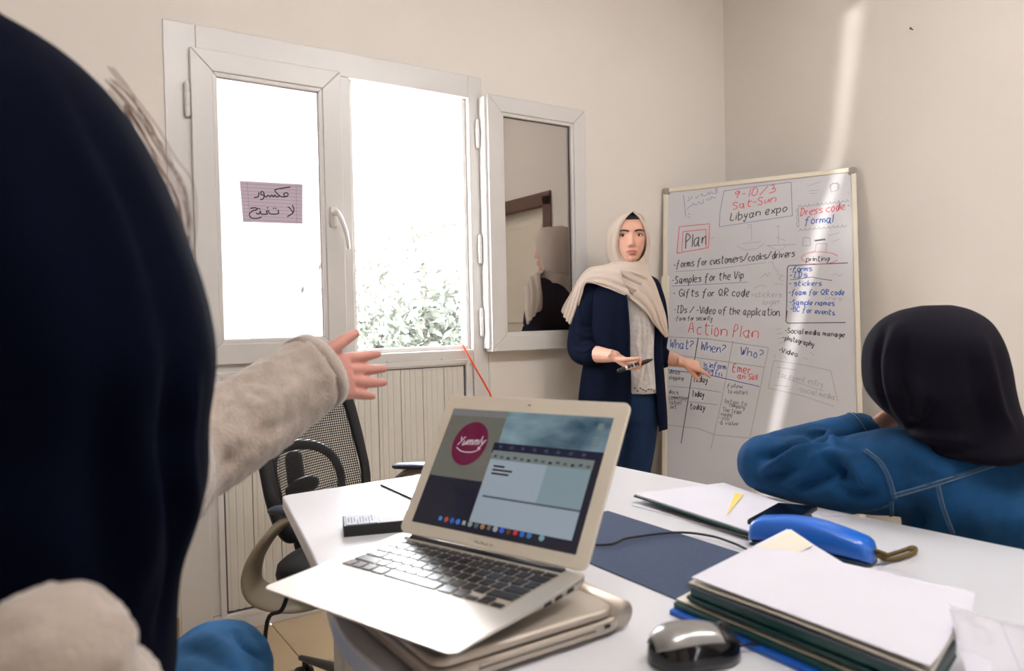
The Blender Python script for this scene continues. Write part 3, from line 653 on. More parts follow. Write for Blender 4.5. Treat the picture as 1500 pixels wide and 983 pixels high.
for k, y in enumerate((.19, .168, .148)): add('port', boxm((lw-.0012, y-.006, -.0085), (lw+.0004, y+.006, -.004)), MT['black'], base, smooth=False)
# trackpad with its seam
tx0_, tx1_, ty0_, ty1_ = lw/2-.053, lw/2+.053, .008, .084
add('trackpad_seam', boxm((tx0_-.0008, ty0_-.0008, -.0005), (tx1_+.0008, ty1_+.0008, .00015)), MT['alu2'], base, smooth=False)
add('trackpad', boxm((tx0_, ty0_, -.0005), (tx1_, ty1_, .0003)), mat('trackpad_glass', lin(216, 213, 210), .2, metal=.6), base, smooth=False)
# keyboard: a well and single keys
kx0, ky1, u = .0245, .2055, .019
add('keyboard_well', boxm((kx0-.0015, .0985, -.0004), (kx0+14.5*u+.0005, ky1+.001, .0002)), MT['alu2'], base, smooth=False)
rows = [(.0095, [1.036]*14), (.0155, [1]*13+[1.5]), (.0155, [1.5]+[1]*13), (.0155, [1.75]+[1]*11+[1.75]), (.0155, [2.25]+[1]*10+[2.25]), (.0165, [1, 1, 1, 1.25, 5, 1.25, 1])]
kv = boxm((-.5, -.5, 0), (.5, .5, 1)); V = kv[0]; V[4:, :2] *= .94; kfirst = None; y = ky1
def key(cx, cy, w, h):
    global kfirst
    if kfirst is None: k = kfirst = add('key', kv, MT['key'], base, smooth=False); k.scale = (1, 1, 1)
    else: k = kfirst.copy(); COL.objects.link(k); k.parent = base
    k.matrix_parent_inverse = Matrix.Identity(4); k.location = (cx, cy, .0002); k.scale = (w, h, .0014)
for h, ws in rows:
    x = kx0
    for wk in ws: key(x+wk*u/2-.0012, y-h/2, wk*u-.0032, h); x += wk*u
    y -= h+.0032
yb = y+.0032+.0165/2
for dx, dy, h in ((0, -.0042, .0078), (1, .0042, .0078), (1, -.0045, .0078), (2, -.0042, .0078)): key(x+(dx+.5)*u-.0012, yb+dy, u-.0032, h)
# lid in the laptop's own frame: coordinates (a across, b up the lid, c out of the screen)
cA, sA = math.cos(al), math.sin(al)
def lidp(a, b, c=0): return np.array([a, yh+b*cA-c*sA, b*sA+c*cA+.001])
def lslab(a0, a1, b0, b1, c0, c1):
    V = np.array([lidp(a, b, c) for c in (c0, c1) for a, b in ((a0, b0), (a1, b0), (a1, b1), (a0, b1))])
    return V, [(3,2,1,0),(4,5,6,7),(0,1,5,4),(1,2,6,5),(2,3,7,6),(3,0,4,7)]
P = rrect(0, lw, .004, .2225, .011); n = len(P)
V = np.array([lidp(a, b, c) for c in (-.0048, 0) for a, b in P])
lid = add('lid', (V, [tuple(range(n-1, -1, -1)), tuple(range(n, 2*n))]+[(i, (i+1) % n, n+(i+1) % n, n+i) for i in range(n)]), MT['bezel'], lap, smooth=False, bevel=.001)
add('hinge', tube([(.03, yh, -.001), (lw-.03, yh, -.001)], .005, 14, round_ends=False), MT['black'], lap)
sx0, sy0, sw, sh = .01925, .021, .2865, .179
def smat(n, c, e, r=.12): return mat(n, tuple(v*.08 for v in c), r, spec=.35, emit=c, estr=e*.72)
scrm = smat('screen_wallpaper', lin(40, 40, 56), .35)
scr = add('screen', lslab(sx0, sx0+sw, sy0, sy0+sh, -.0002, .0003), scrm, lid, smooth=False)
# wallpaper clouds on the desktop area: procedural
wallm = smat('screen_clouds', lin(60, 84, 100), .4)
nt = wallm.node_tree; b_ = nt.nodes['Principled BSDF']; tc = nt.nodes.new('ShaderNodeTexCoord'); nz = nt.nodes.new('ShaderNodeTexNoise'); nz.inputs['Scale'].default_value = 22; nz.inputs['Detail'].default_value = 5
mp = nt.nodes.new('ShaderNodeMapping'); mp.inputs['Scale'].default_value = (.45, 1, 1); rp = nt.nodes.new('ShaderNodeValToRGB')
rp.color_ramp.elements[0].position = .35; rp.color_ramp.elements[1].position = .72; rp.color_ramp.elements[0].color = (*lin(38, 62, 78), 1); rp.color_ramp.elements[1].color = (*lin(112, 136, 146), 1)
nt.links.new(tc.outputs['Object'], mp.inputs[0]); nt.links.new(mp.outputs[0], nz.inputs['Vector']); nt.links.new(nz.outputs['Fac'], rp.inputs[0]); nt.links.new(rp.outputs[0], b_.inputs['Base Color']); nt.links.new(rp.outputs[0], b_.inputs['Emission Color'])
def S(x, y, c=.0004): return lidp(sx0+x*sw, sy0+(1-y)*sh, c)          # 0..1 screen coordinates, y down
def spoly(name, pts, m, c=.0004):
    return add(name, (np.array([S(x, y, c) for x, y in pts]), [tuple(range(len(pts)))]), m, lid, smooth=False)
def srect(name, x0, y0, x1, y1, m, c=.0004): return spoly(name, [(x0, y1), (x1, y1), (x1, y0), (x0, y0)], m, c)
srect('desktop_picture', .375, .0, 1, .34, wallm, .0004)
srect('browser_window', .0, .0, .385, .60, smat('window_grey', lin(112, 112, 104), .42), .0005)
srect('browser_bar', .0, .0, .385, .06, smat('bar_grey', lin(128, 128, 128), .42), .0006)
srect('document_titlebar', .36, .27, 1, .355, smat('title_navy', lin(34, 36, 58), .4), .0006)
srect('document_ribbon', .37, .335, .965, .41, smat('ribbon_grey', lin(124, 132, 132), .45), .0007)
docm = smat('document_page', lin(152, 164, 176), .5)
srect('document_page', .37, .41, .962, .915, docm, .0007)
srect('page_break', .40, .70, .962, .715, smat('break_grey', lin(84, 94, 100), .4), .0008)
srect('page_shade', .72, .41, .962, .70, smat('page_shade', lin(132, 152, 160), .48), .00075)
circ = [(.2+.118*math.cos(a)*.98, .30+.19*math.sin(a)) for a in np.linspace(0, 2*math.pi, 40, endpoint=False)]
spoly('logo_disc', circ[::-1], smat('logo_maroon', lin(96, 22, 56), .55), .0008)
sn = np.array([0, -sA, cA])
def st_(x, y): return S(x, y, .0010)
logo = smat('logo_white', lin(206, 190, 196), .5)
MT['logo_white'] = logo; MT['txt'] = smat('screen_text', lin(30, 34, 44), .2)
def swrite(t, x0, y0, x1, y1, cap, ink, wfr, name='screen_lettering'):
    rr = np.random.default_rng(1); stv, adv = glyph_lines(t, .06, rr); A, B, C = st_(x0, y0), st_(x1, y1), st_(x0+cap*.12, y0-cap); ex = (B-A)/adv; ey = (C-A)/7; parts = []
    for s in stv:
        s = crs(s, (len(s)-1)*4+1) if len(s) > 2 else s
        parts.append(ribbon(np.array([A+ex*p[0]+ey*p[1] for p in s]), wfr, sn))
    return add(name, join(parts), MT[ink] if isinstance(ink, str) else ink, lid, smooth=False)
swrite('Yummly', .115, .325, .292, .30, .075, 'logo_white', .0016)
add('screen_lettering', ribbon(crs([st_(.12, .345), st_(.17, .375), st_(.24, .37), st_(.285, .335)], 14), .0014, sn), logo, lid, smooth=False)
for k, wd in enumerate((.07, .125, .11)): srect('text_line', .405, .455+k*.03, .405+wd, .470+k*.03, MT['txt'], .0009)
for k in range(14): srect('toolbar_icon', .385+k*.042, .372+(k % 3)*.004, .405+k*.042, .392+(k % 3)*.004, smat('tool', lin(*[(70, 90, 110), (96, 104, 96), (60, 66, 84)][k % 3]), .35), .0009)
for k in range(8): srect('titlebar_icon', .40+k*.07, .29, .42+k*.07, .315, smat('tool2', lin(74, 78, 110), .35), .0009)
dock = [(60,120,190),(150,70,60),(50,90,160),(60,110,190),(150,150,140),(130,140,146),(80,90,90),(150,110,80),(110,100,90),(150,150,160),(60,90,190),(90,60,50),(190,50,50),(50,100,170),(60,110,160),(110,150,160)]
for k, c in enumerate(dock):
    x = .185+k*.0395+(.03 if k == 15 else 0); q = [(x+.0145*math.cos(a)*(1 if k % 3 else 1.05), .935+.023*math.sin(a)) for a in np.linspace(0, 2*math.pi, 8 if k % 4 else 4, endpoint=False)+(.0 if k % 4 else .78)]
    spoly('dock_icon', q[::-1], smat('dock', lin(*c), .55), .0009)
for k in range(2): srect('desktop_icon', .93, .05+k*.12, .965, .11+k*.12, smat('deskicon', lin(120, 140, 146), .4), .0006)
swr = mat('bezel_print', lin(110, 104, 98), .5)
# maker's line on the lower bezel
rr = np.random.default_rng(2); stv, adv = glyph_lines('MacBook Air', .03, rr); A0 = lidp(lw/2-.0165, .0098, .0003); ex = np.array([.033/adv, 0, 0]); ey = (lidp(0, .0132)-lidp(0, .0098))/7
add('bezel_lettering', join([ribbon(np.array([A0+ex*p[0]+ey*p[1] for p in (crs(s, (len(s)-1)*4+1) if len(s) > 2 else s)]), .0005, sn) for s in stv]), swr, lid, smooth=False)
add('webcam', add_v := ellipsoid(lidp(lw/2, .2118, .0002), (.0022, .0022, .0007), None, 12, 6), MT['gloss_black'], lid)

# ---------------------------------------------------------------- things on the desk
def slab_q(q, th, sag=0, nseg=8, curl=None):
    """thin sheet or board over a quad of corners (world), thickness up"""
    q = [np.asarray(p, float) for p in q]; n = nseg; V = []
    for t in (0, th):
        for i in range(n+1):
            for j in range(n+1):
                a, b = i/n, j/n; p = (q[0]*(1-a)+q[1]*a)*(1-b)+(q[3]*(1-a)+q[2]*a)*b
                z = t-sag*math.sin(math.pi*a)*math.sin(math.pi*b)
                if curl: z += curl(a, b)
                V.append(p+[0, 0, z])
    m = (n+1)**2; F = []
    for i in range(n):
        for j in range(n):
            k = i*(n+1)+j; F += [(k, k+1, k+n+2, k+n+1), (m+k, m+k+n+1, m+k+n+2, m+k+1)]
    ring = [i for i in range(n+1)]+[i*(n+1)+n for i in range(1, n+1)]+[n*(n+1)+j for j in range(n-1, -1, -1)]+[i*(n+1) for i in range(n-1, 0, -1)]
    for a, b in zip(ring, ring[1:]+ring[:1]): F.append((a, m+a, m+b, b))
    return np.array(V), F
def rect_q(c, ux, L, W, z):
    ux = nrm([ux[0], ux[1], 0]); uy = np.array([-ux[1], ux[0], 0]); c = np.array([c[0], c[1], z])
    return [c-ux*L/2-uy*W/2, c+ux*L/2-uy*W/2, c+ux*L/2+uy*W/2, c-ux*L/2+uy*W/2]
add('desk_pad', slab_q([(.683, .630, T), (.893, .630, T), (.896, 1.045, T), (.686, 1.045, T)], .002), MT['pad'], smooth=False, label='slate blue felt desk pad lying between laptop and folders', cat='desk pad')
# black cable across the pad
kz = T+.006
cb = [(.62, 1.10, T+.003), *[PZ(x, y, kz) for x, y in ((868, 798), (920, 788), (990, 780), (1040, 785), (1075, 796), (1106, 808))], (.965, .735, kz-.002)]
add('black_cable', tube(cb, .002, 8, 6), MT['rubber'], label='thin black cable running across the slate blue pad', cat='cable')
cb = [(.61, 1.08, T+.003), *[PZ(x, y, kz) for x, y in ((868, 796), (905, 793), (950, 790), (985, 784))], PZ(1000, 781, kz)]
# long flat box with a label
zb = T+.019; f0, b0, f1 = PZ(503.5, 771, zb), PZ(498.5, 756, zb), PZ(594, 763, zb); ux = nrm((f1-f0)*[1, 1, 0]); wv = (b0-f0)*[1, 1, 0]; wv -= ux*(ux@wv); L = .165
q = [f0, f0+ux*L, f0+ux*L+wv, f0+wv]
bx = thing('flat_box', 'slim black box with white top and grey printed label behind the laptop', 'box', (f0+ux*L/2+wv/2)*[1, 1, 0]+[0, 0, T])
V, F = slab_q([p*[1, 1, 0]+[0, 0, T] for p in q], .019, nseg=1); add('case', (V, F), MT['black'], bx, smooth=False, bevel=.0015)
ins = lambda a, b: f0+ux*L*a+wv*b+[0, 0, .0002]
add('top_panel', slab_q([ins(.36, .03), ins(.985, .03), ins(.985, .97), ins(.36, .97)], .0006, nseg=1), MT['paper'], bx, smooth=False)
lb = add('label', slab_q([ins(.03, .06), ins(.35, .06), ins(.35, .94), ins(.03, .94)], .0006, nseg=1), mat('label_grey', lin(176, 180, 192), .6), bx, smooth=False)
rr = np.random.default_rng(4)
add('label_print', join([slab_q([ins(.05+.03*k+.0, a), ins(.06+.03*k, a), ins(.06+.03*k, a+h_), ins(.05+.03*k, a+h_)], .0010, nseg=1) for k, (a, h_) in enumerate(zip(rr.uniform(.1, .3, 9), rr.uniform(.2, .55, 9)))]), mat('label_ink', lin(70, 80, 104), .6), lb, smooth=False)
add('thin_cable', tube([PZ(558, 710.5, T+.002), PZ(575, 718, T+.002), PZ(607, 732.5, T+.002), PZ(640, 748, T+.002)], .002, 8, 3), MT['rubber'], label='short thin dark cable lying straight on the desk behind the laptop', cat='cable')

# mouse
mc, ma = np.array([.580, .541]), nrm([.94, -.33, 0]); mb_ = np.array([-ma[1], ma[0], 0])
def mouse_pt(t, a, s=1.0, dz=0):
    """t along -1..1, a angle over the back 0..pi"""
    w = .031*(1-.10*t-abs(t)**3.5*.55)*s; h = .037*(1-.30*(t-(-.25))**2-abs(t)**5*.30)*s
    w *= max(.02, 1-abs(t)**8)**.5
    return np.array([mc[0], mc[1], T+.002+dz])+ma*.052*t*s+mb_*w*math.cos(a)+np.array([0, 0, 1])*h*max(math.sin(a), 0)**.75
ms = thing('computer_mouse', 'black and silver wired computer mouse on the white desk', 'mouse', (*mc, T))
ts_ = np.sin(np.linspace(-math.pi/2, math.pi/2, 25))
add('shell', loft([[mouse_pt(t*.995, a) for a in np.linspace(-.0, math.pi, 21)] for t in ts_]), MT['gloss_black'], ms)
V = patch([[mouse_pt(t, a, 1.015, .0006) for a in np.linspace(.62, math.pi-.62, 9)] for t in np.linspace(-.93, .42, 9)], 24, 18)
add('top_cover', V, MT['silver'], ms, solid=.0012)
for a0, a1 in ((.72, 1.50), (1.64, math.pi-.72)):
    add('button', patch([[mouse_pt(t, a, 1.015, .0004) for a in np.linspace(a0, a1, 5)] for t in np.linspace(.46, .93, 6)], 14, 10), MT['black'], ms, solid=.0012)
wc = mouse_pt(.62, math.pi/2); add('scroll_wheel', tube([wc-mb_*.003, wc+mb_*.003], .007, 16, round_ends=False), MT['rubber'], ms)
m_end = mouse_pt(1, math.pi/2)*[1, 1, 0]+[0, 0, T+.008]
add('cable', tube([m_end-ma*.004, m_end+ma*.02, m_end+ma*.06+[0, 0, -.005], np.array([.71, .47, T+.003])], .0018, 8, 6), MT['rubber'], ms)

# stack of folders and papers
fa, fb, fd = np.array([.654, .623, 0]), np.array([.931, .683, 0]), np.array([.653, .335, 0])
e1, e2 = fb-fa, fd-fa
fr_ = PZ(1402, 948, .79)*[1, 1, 0]
def fq(du, dv, z, s1=1., s2=1.): a = fa+[du, dv, z]; return [a, a+e2*s2, a+e2*s2+(fr_-fd)*s1, a+e1*s1]
add('blue_folder', slab_q(fq(-.010, .018, T+.0002, .98, 1.02), .006), MT['bluefolder'], smooth=False, bevel=.001, label='bright blue plastic folder at the bottom of the folder stack', cat='folder')
add('green_folder', slab_q(fq(-.002, .019, T+.0068, .98), .006), MT['green'], smooth=False, bevel=.001, label='dark green folder lying on the blue folder in the stack', cat='folder')
add('cream_sheet', slab_q(fq(.004, .020, T+.0134, .97, .9), .002), MT['cream_paper'], smooth=False, label='cream sheet sticking out between green and slate folders', cat='paper')
add('slate_folder', slab_q(fq(.010, .006, T+.0158, .98), .006), MT['dkfolder'], smooth=False, bevel=.001, label='slate grey folder in the middle of the folder stack', cat='folder')
curl = lambda a, b: .010*(1-a)*0+.012*b*b*(1-a)**2
tf = thing('document_case', 'green edged document case filled with cream papers on top of the stack', 'folder', (fa+e1/2+e2/2)*[1, 1, 0]+[0, 0, T+.022])
add('case_cover', slab_q(fq(0, 0, T+.0222, 1, 1), .004), MT['green'], tf, smooth=False, bevel=.001)
add('case_filling', slab_q(fq(.003, -.003, T+.0264, .975, .985), .011), MT['green'], tf, smooth=False, bevel=.002)
add('case_flap', slab_q(fq(-.002, .0, T+.0376, 1, 1.0), .0022), MT['dkfolder'], tf, smooth=False, bevel=.0008)
add('loose_sheet', slab_q(fq(.004, -.001, T+.0402, 1.0, .985), .0016, curl=lambda a, b: .002*math.sin(3*a+2*b)**2), MT['cream_paper'], smooth=False, label='large cream sheet lying on top of the document case', cat='paper')
qq = fq(.006, -.004, T+.0475, .93, .97)
add('white_sheet', slab_q(qq, .001, curl=lambda a, b: .003*math.sin(4*a)*math.sin(3*b)), MT['paper'], smooth=False, label='smooth white sheet on the cream sheet of the folder stack', cat='paper')
c3 = PZ(1428, 868, T+.03)
add('grey_sheet', slab_q([PZ(1330, 975, T+.0219), PZ(1425, 895, T+.0219), PZ(1428, 868, T+.0219), PZ(1215, 820, T+.0219)], .0002), MT['paper'], smooth=False, label='lilac white sheet poking out beside the document case', cat='paper')
add('envelope', slab_q([PZ(1158, 777, T+.055), PZ(1190, 800, T+.052), PZ(1130, 830, T+.0435), PZ(1075, 822, T+.0435)], .001), MT['cream_paper'], smooth=False, label='cream envelope corner standing up at the tip of the folder stack', cat='envelope')
# plastic sleeve with a printed form
p1 = PZ(1390, 896, T+.05)
pa = p1; pb_ = pa+nrm(PZ(1500, 921, T+.05)-pa)*.297; pc = pa+nrm(PZ(1413, 983, T+.05)-pa)*.21
sl = thing('document_sleeve', 'clear plastic sleeve holding a printed white form beside the folders', 'document', (p1+[.04, -.15, 0])*[1, 1, 0]+[0, 0, T])
qf = [pa, pc, pc+(pb_-pa), pb_]
add('form_sheet', slab_q(qf, .0015, curl=lambda a, b: .006*math.exp(-((b-.05)/.06)**2)), MT['paper'], sl, smooth=True)
shm = mat('clear_plastic', (.9, .9, .93), .1, spec=.6, alpha=.25)
rr = np.random.default_rng(9); ph = rr.uniform(0, 6, 4)
add('plastic_cover', slab_q([p+[0, 0, .004] for p in qf], .0004, nseg=26, curl=lambda a, b: .006*math.exp(-(b/.09)**2)*(1+math.sin(9*a+ph[0]))*.8+.003*math.sin(14*b+5*a+ph[1])*math.exp(-b*4)), shm, sl, smooth=True)
def ins2(a, b): return (pa*(1-a)+pc*a)+(pb_-pa)*b+[0, 0, .0028]
def sp(l): return ribbon(np.array(l), .0009, [0, 0, 1.])
add('printed_frame', join([sp([ins2(.03+.85*k/10, .15) for k in range(11)]), sp([ins2(.05, .15+.75*k/10) for k in range(11)]), *[sp([ins2(.05+.12*i, .22), ins2(.05+.12*i, .22+.4*rr.uniform(.4, 1))]) for i in range(1, 7)]]), MT['ink_fblue'], sl, smooth=False)

# second pile: folder of papers under the girl's elbow
zf = T+.002
add('bottom_sheet', slab_q([PZ(925, 741, T), PZ(1118, 793, T), PZ(1195, 760, T), PZ(1062, 713, T)], .0018), MT['paper'], smooth=False, label='white sheet lying on the desk under the thin green folder', cat='paper')
g_q = [PZ(928, 728, T+.012), PZ(1110, 788, T+.010), PZ(1190, 757, T+.004), PZ(1060, 711, T+.004)]
gf = add('thin_green_folder', slab_q(g_q, .003, sag=0), MT['green'], smooth=False, bevel=.0006, label='thin green folder holding white papers by the felt pad', cat='folder')
up = [p+[0, 0, .0034] for p in g_q]; cq = sum(up)/4
add('paper_pile', slab_q([cq+(p-cq)*.985+[0, 0, .0] for p in up], .003), MT['paper'], smooth=False, label='white papers lying on the thin green folder', cat='paper')
s1_, s2_, s3_ = PZ(1065, 754, T+.018), PZ(1088, 724, T+.0165), PZ(1079, 723, T+.0165)
def at_pile(p):
    q = np.array(p); return q
def pile_pt(x, y):
    n_ = np.cross(up[1]-up[0], up[3]-up[0]); n_ = nrm(n_); n_ = n_ if n_[2] > 0 else -n_; c = up[0]+n_*.0042; d = ray(x, y); return O+d*(((c-O)@n_)/(d@n_))
add('sticky_note', (np.array([pile_pt(*p)+[0, 0, dz] for dz in (0, .0007) for p in ((1064, 755), (1089, 725), (1077, 722))]), [(0, 2, 1), (3, 4, 5), (0, 1, 4, 3), (1, 2, 5, 4), (2, 0, 3, 5)]), MT['yellow'], smooth=False, label='small yellow paper wedge sticking on the white papers', cat='sticky note')
# phone
pq = [PZ(1094, 762, T+.024), PZ(1140, 737, T+.022), PZ(1198, 742, T+.022)]; pq = [pq[0], pq[0]+(pq[2]-pq[1]), pq[2], pq[1]]
ph_ = thing('mobile_phone', 'black mobile phone lying on papers behind the blue case', 'phone', sum(pq)/4-[0, 0, .006])
add('body', slab_q([p-[0, 0, .007] for p in pq], .008, nseg=1), MT['black'], ph_, smooth=False, bevel=.002, bseg=3)
cq = sum(pq)/4; add('glass', slab_q([cq+(p-cq)*.96+[0, 0, .0008] for p in pq], .0006, nseg=1), MT['gloss_black'], ph_, smooth=False)
# stray papers and bracket behind the blue case
add('card_slip', slab_q([PZ(1196, 752, T), PZ(1205, 757, T), PZ(1238, 757, T), PZ(1225, 750, T)], .002), MT['paper'], smooth=False, label='small white card slip beside the phone on the desk', cat='card')
# blue case with a cord
ca, cbv = np.array([.957, .768, T]), np.array([1.004, .594, T]); ax_ = nrm(cbv-ca); sd = np.array([-ax_[1], ax_[0], 0]); Lc = np.linalg.norm(cbv-ca)
def casering(t, s=1.0, zlo=0.0, zhi=1.0, n=28):
    e = min(1, (1-abs(2*t-1)**7)+.55); top = (.039+.014*math.sin(math.pi*min(1, t*1.05))-.004*t)*e; w = .028*e*s; out = []
    for k in range(n):
        a = 2*math.pi*k/n; c, s_ = math.cos(a), math.sin(a); x = math.copysign(abs(c)**.45, c)*w; z = (math.copysign(abs(s_)**.5, s_)*.5+.5)
        zz = zlo*top+(zhi-zlo)*top*z; x *= 1-.22*max(0, z-.5)*1.2
        out.append(ca+ax_*Lc*t+sd*x+[0, 0, zz])
    return out
bc = thing('blue_case', 'glossy blue curved plastic case with brown cord lying by the folders', 'case', (ca+cbv)/2)
tt = np.concatenate([[0, .008, .03], np.linspace(.07, .93, 16), [.97, .992, 1]])
add('upper_shell', loft([casering(t, 1, .2, 1) for t in tt]), MT['blue'], bc)
add('lower_shell', loft([casering(t, .96, .0, .26) for t in tt]), mat('dark_teal_plastic', lin(14, 44, 74), .4), bc)
cc = cbv+[0, 0, .022]
cp = [cc-ax_*.006, cc+ax_*.012+[.006, 0, -.006], PZ(1295, 815, T+.006), PZ(1318, 808, T+.006), PZ(1338, 802, T+.006), PZ(1340, 808, T+.005), PZ(1322, 816, T+.005), PZ(1300, 820, T+.005), cc+ax_*.004+[0, 0, -.008]]
add('cord', tube(cp, .0032, 8, 6), MT['cord'], bc); add('cord_knot', ellipsoid(PZ(1336, 804, T+.006), (.007, .005, .005)), MT['cord'], bc)

# ================================================================ OFFICE CHAIR behind the desk corner
cy_ = nrm([.55, -.83, 0]); cx_ = np.array([cy_[1], -cy_[0], 0])
mw = Matrix.Identity(4)
for i in range(3): mw[i][0] = cx_[i]; mw[i][1] = cy_[i]; mw[i][3] = (.80, 1.90, 0)[i]
ch = thing('office_chair', 'black mesh office chair with taupe arms at the desk corner', 'chair', mw=mw)
def back_pt(u, v, off=0):
    """u -1..1 across, v 0..1 up"""
    z = .53+.47*v; wv_ = .215+.018*math.sin(math.pi*v)-.03*v; y = -.20-.10*v*v+.055*u*u-.03*math.sin(math.pi*v)
    return np.array([u*wv_, y+off, z])
outl = []
for k in range(48):
    a = 2*math.pi*k/48; c, s = math.cos(a), math.sin(a); outl.append((math.copysign(abs(c)**.5, c), .5+.5*math.copysign(abs(s)**.5, s)))
fp = np.array([back_pt(u, v) for u, v in outl]); ctr = fp.mean(0)
rings = []
for k in range(48):
    p = fp[k]; inw = nrm((ctr-p)*[1, 0, 1]); yv = np.array([0, 1., 0])
    rings.append([p+inw*.022*math.cos(b)+inw*.01+yv*.013*math.sin(b) for b in np.linspace(0, 2*math.pi, 12, endpoint=False)])
V, F = loft(rings+[rings[0]], caps=False); add('back_frame', (V, F), MT['black'], ch)
V = patch([[back_pt(u, v, .004) for u in np.linspace(-.88, .88, 9)] for v in np.linspace(.06, .94, 9)], 30, 24); add('back_mesh', V, MT['chairmesh'], ch)
lr = [(-.60, .14), (-.64, .28), (-.56, .40), (-.30, .48), (.1, .51), (.45, .50), (.62, .42), (.64, .28), (.58, .14)]
lo = add('lumbar_support', tube([back_pt(u, v, -.012) for u, v in lr], [(.017, .009)]*9, 10, 5, up=(0, 1, 0)), MT['black'], ch)
add('lumbar_pad', ellipsoid(back_pt(0, .25, -.02), (.075, .012, .028)), MT['black'], lo)
add('back_stem', tube([back_pt(0, .42, -.03), back_pt(0, .1, -.05), (0, -.24, .46), (0, -.1, .40)], [(.035, .014)]*4, 12, 5, up=(0, 1, 0)), MT['black'], ch)
def seat_ring(z, s): return [(.245*s*math.copysign(abs(math.cos(a))**.55, math.cos(a)), .015+.235*s*math.copysign(abs(math.sin(a))**.55, math.sin(a)), z) for a in np.linspace(0, 2*math.pi, 40, endpoint=False)]
add('seat_cushion', loft([seat_ring(z, s) for z, s in ((.435, .93), (.445, .985), (.465, 1), (.485, .985), (.497, .93), (.5, .8), (.497, .5), (.495, .1))]), MT['seatmesh'], ch)
add('seat_shell', loft([seat_ring(z, s) for z, s in ((.405, .6), (.415, .9), (.43, .97), (.437, .96))]), MT['taupe'], ch)
for s in (1, -1):
    arm = tube([(s*.16, -.04, .418), (s*.25, -.10, .425), (s*.305, -.15, .465), (s*.312, -.15, .53), (s*.298, -.11, .60), (s*.285, -.05, .648), (s*.276, .06, .655), (s*.274, .15, .65)],
               [(.035, .010), (.04, .011), (.05, .012), (.058, .012), (.05, .012), (.028, .012), (.026, .011), (.02, .010)], 14, 6, up=(s, 0, 1))
    ao = add('armrest', arm, MT['taupe'], ch)
    add('arm_pad', tube([(s*.281, -.10, .662), (s*.28, .0, .668), (s*.276, .14, .666)], [(.028, .010), (.034, .011), (.027, .010)], 14, 6, up=(0, 0, 1)), mat('arm_pad_rubber', lin(44, 52, 74), .4), ao)
    add('arm_brace', tube([(s*.20, -.02, .43), (s*.25, .05, .50), (s*.275, .07, .58), (s*.277, .05, .645)], [(.02, .008)]*4, 10, 5, up=(s, 0, 0)), MT['black'], ao)
add('seat_mechanism', boxm((-.07, -.11, .36), (.07, .12, .408)), MT['black'], ch, smooth=False, bevel=.01)
add('gas_column', join([tube([(0, 0, .08), (0, 0, .25)], .026, 16, round_ends=False), tube([(0, 0, .25), (0, 0, .37)], .016, 16, round_ends=False)]), MT['black'], ch)
add('tilt_lever', tube([(.05, .05, .38), (.20, .07, .375), (.24, .075, .38)], .006, 8, 3), MT['black'], ch)
a0 = math.atan2(-.417, -.145); silm = mat('grey_leg', lin(58, 56, 58), .35, metal=.3)
add('hub', tube([(0, 0, .07), (0, 0, .125)], .038, 18, round_ends=False), MT['black'], ch)
for k in range(5):
    a = a0+k*2*math.pi/5; d = np.array([math.cos(a), math.sin(a), 0]); lg = add('leg', tube([d*.02+[0, 0, .105], d*.20+[0, 0, .098], d*.40+[0, 0, .072]], [(.024, .020), (.020, .015), (.010, .009)], 10, 4, up=(0, 0, 1)), silm, ch)
    wv2 = np.array([-d[1], d[0], 0]); c = d*.385+[0, 0, .026]
    for s in (1, -1): add('castor_wheel', tube([c+wv2*s*.007, c+wv2*s*.02], .026, 18, round_ends=False), MT['black'], lg)
    add('castor_stem', tube([c+[0, 0, .01], c+[0, 0, .05]], .006, 8), MT['black'], lg)
# black cable hanging from the desk to the floor
add('hanging_cable', tube([(.46, 1.22, .72), PD(432, 858, 1.52), PD(413, 893, 1.55), PD(389, 926, 1.58), (.40, 1.55, .18), (.44, 1.50, .006), (.7, 1.35, .006)], .0045, 8, 6), MT['rubber'], label='black cable hanging from under the desk beside the chair', cat='cable')
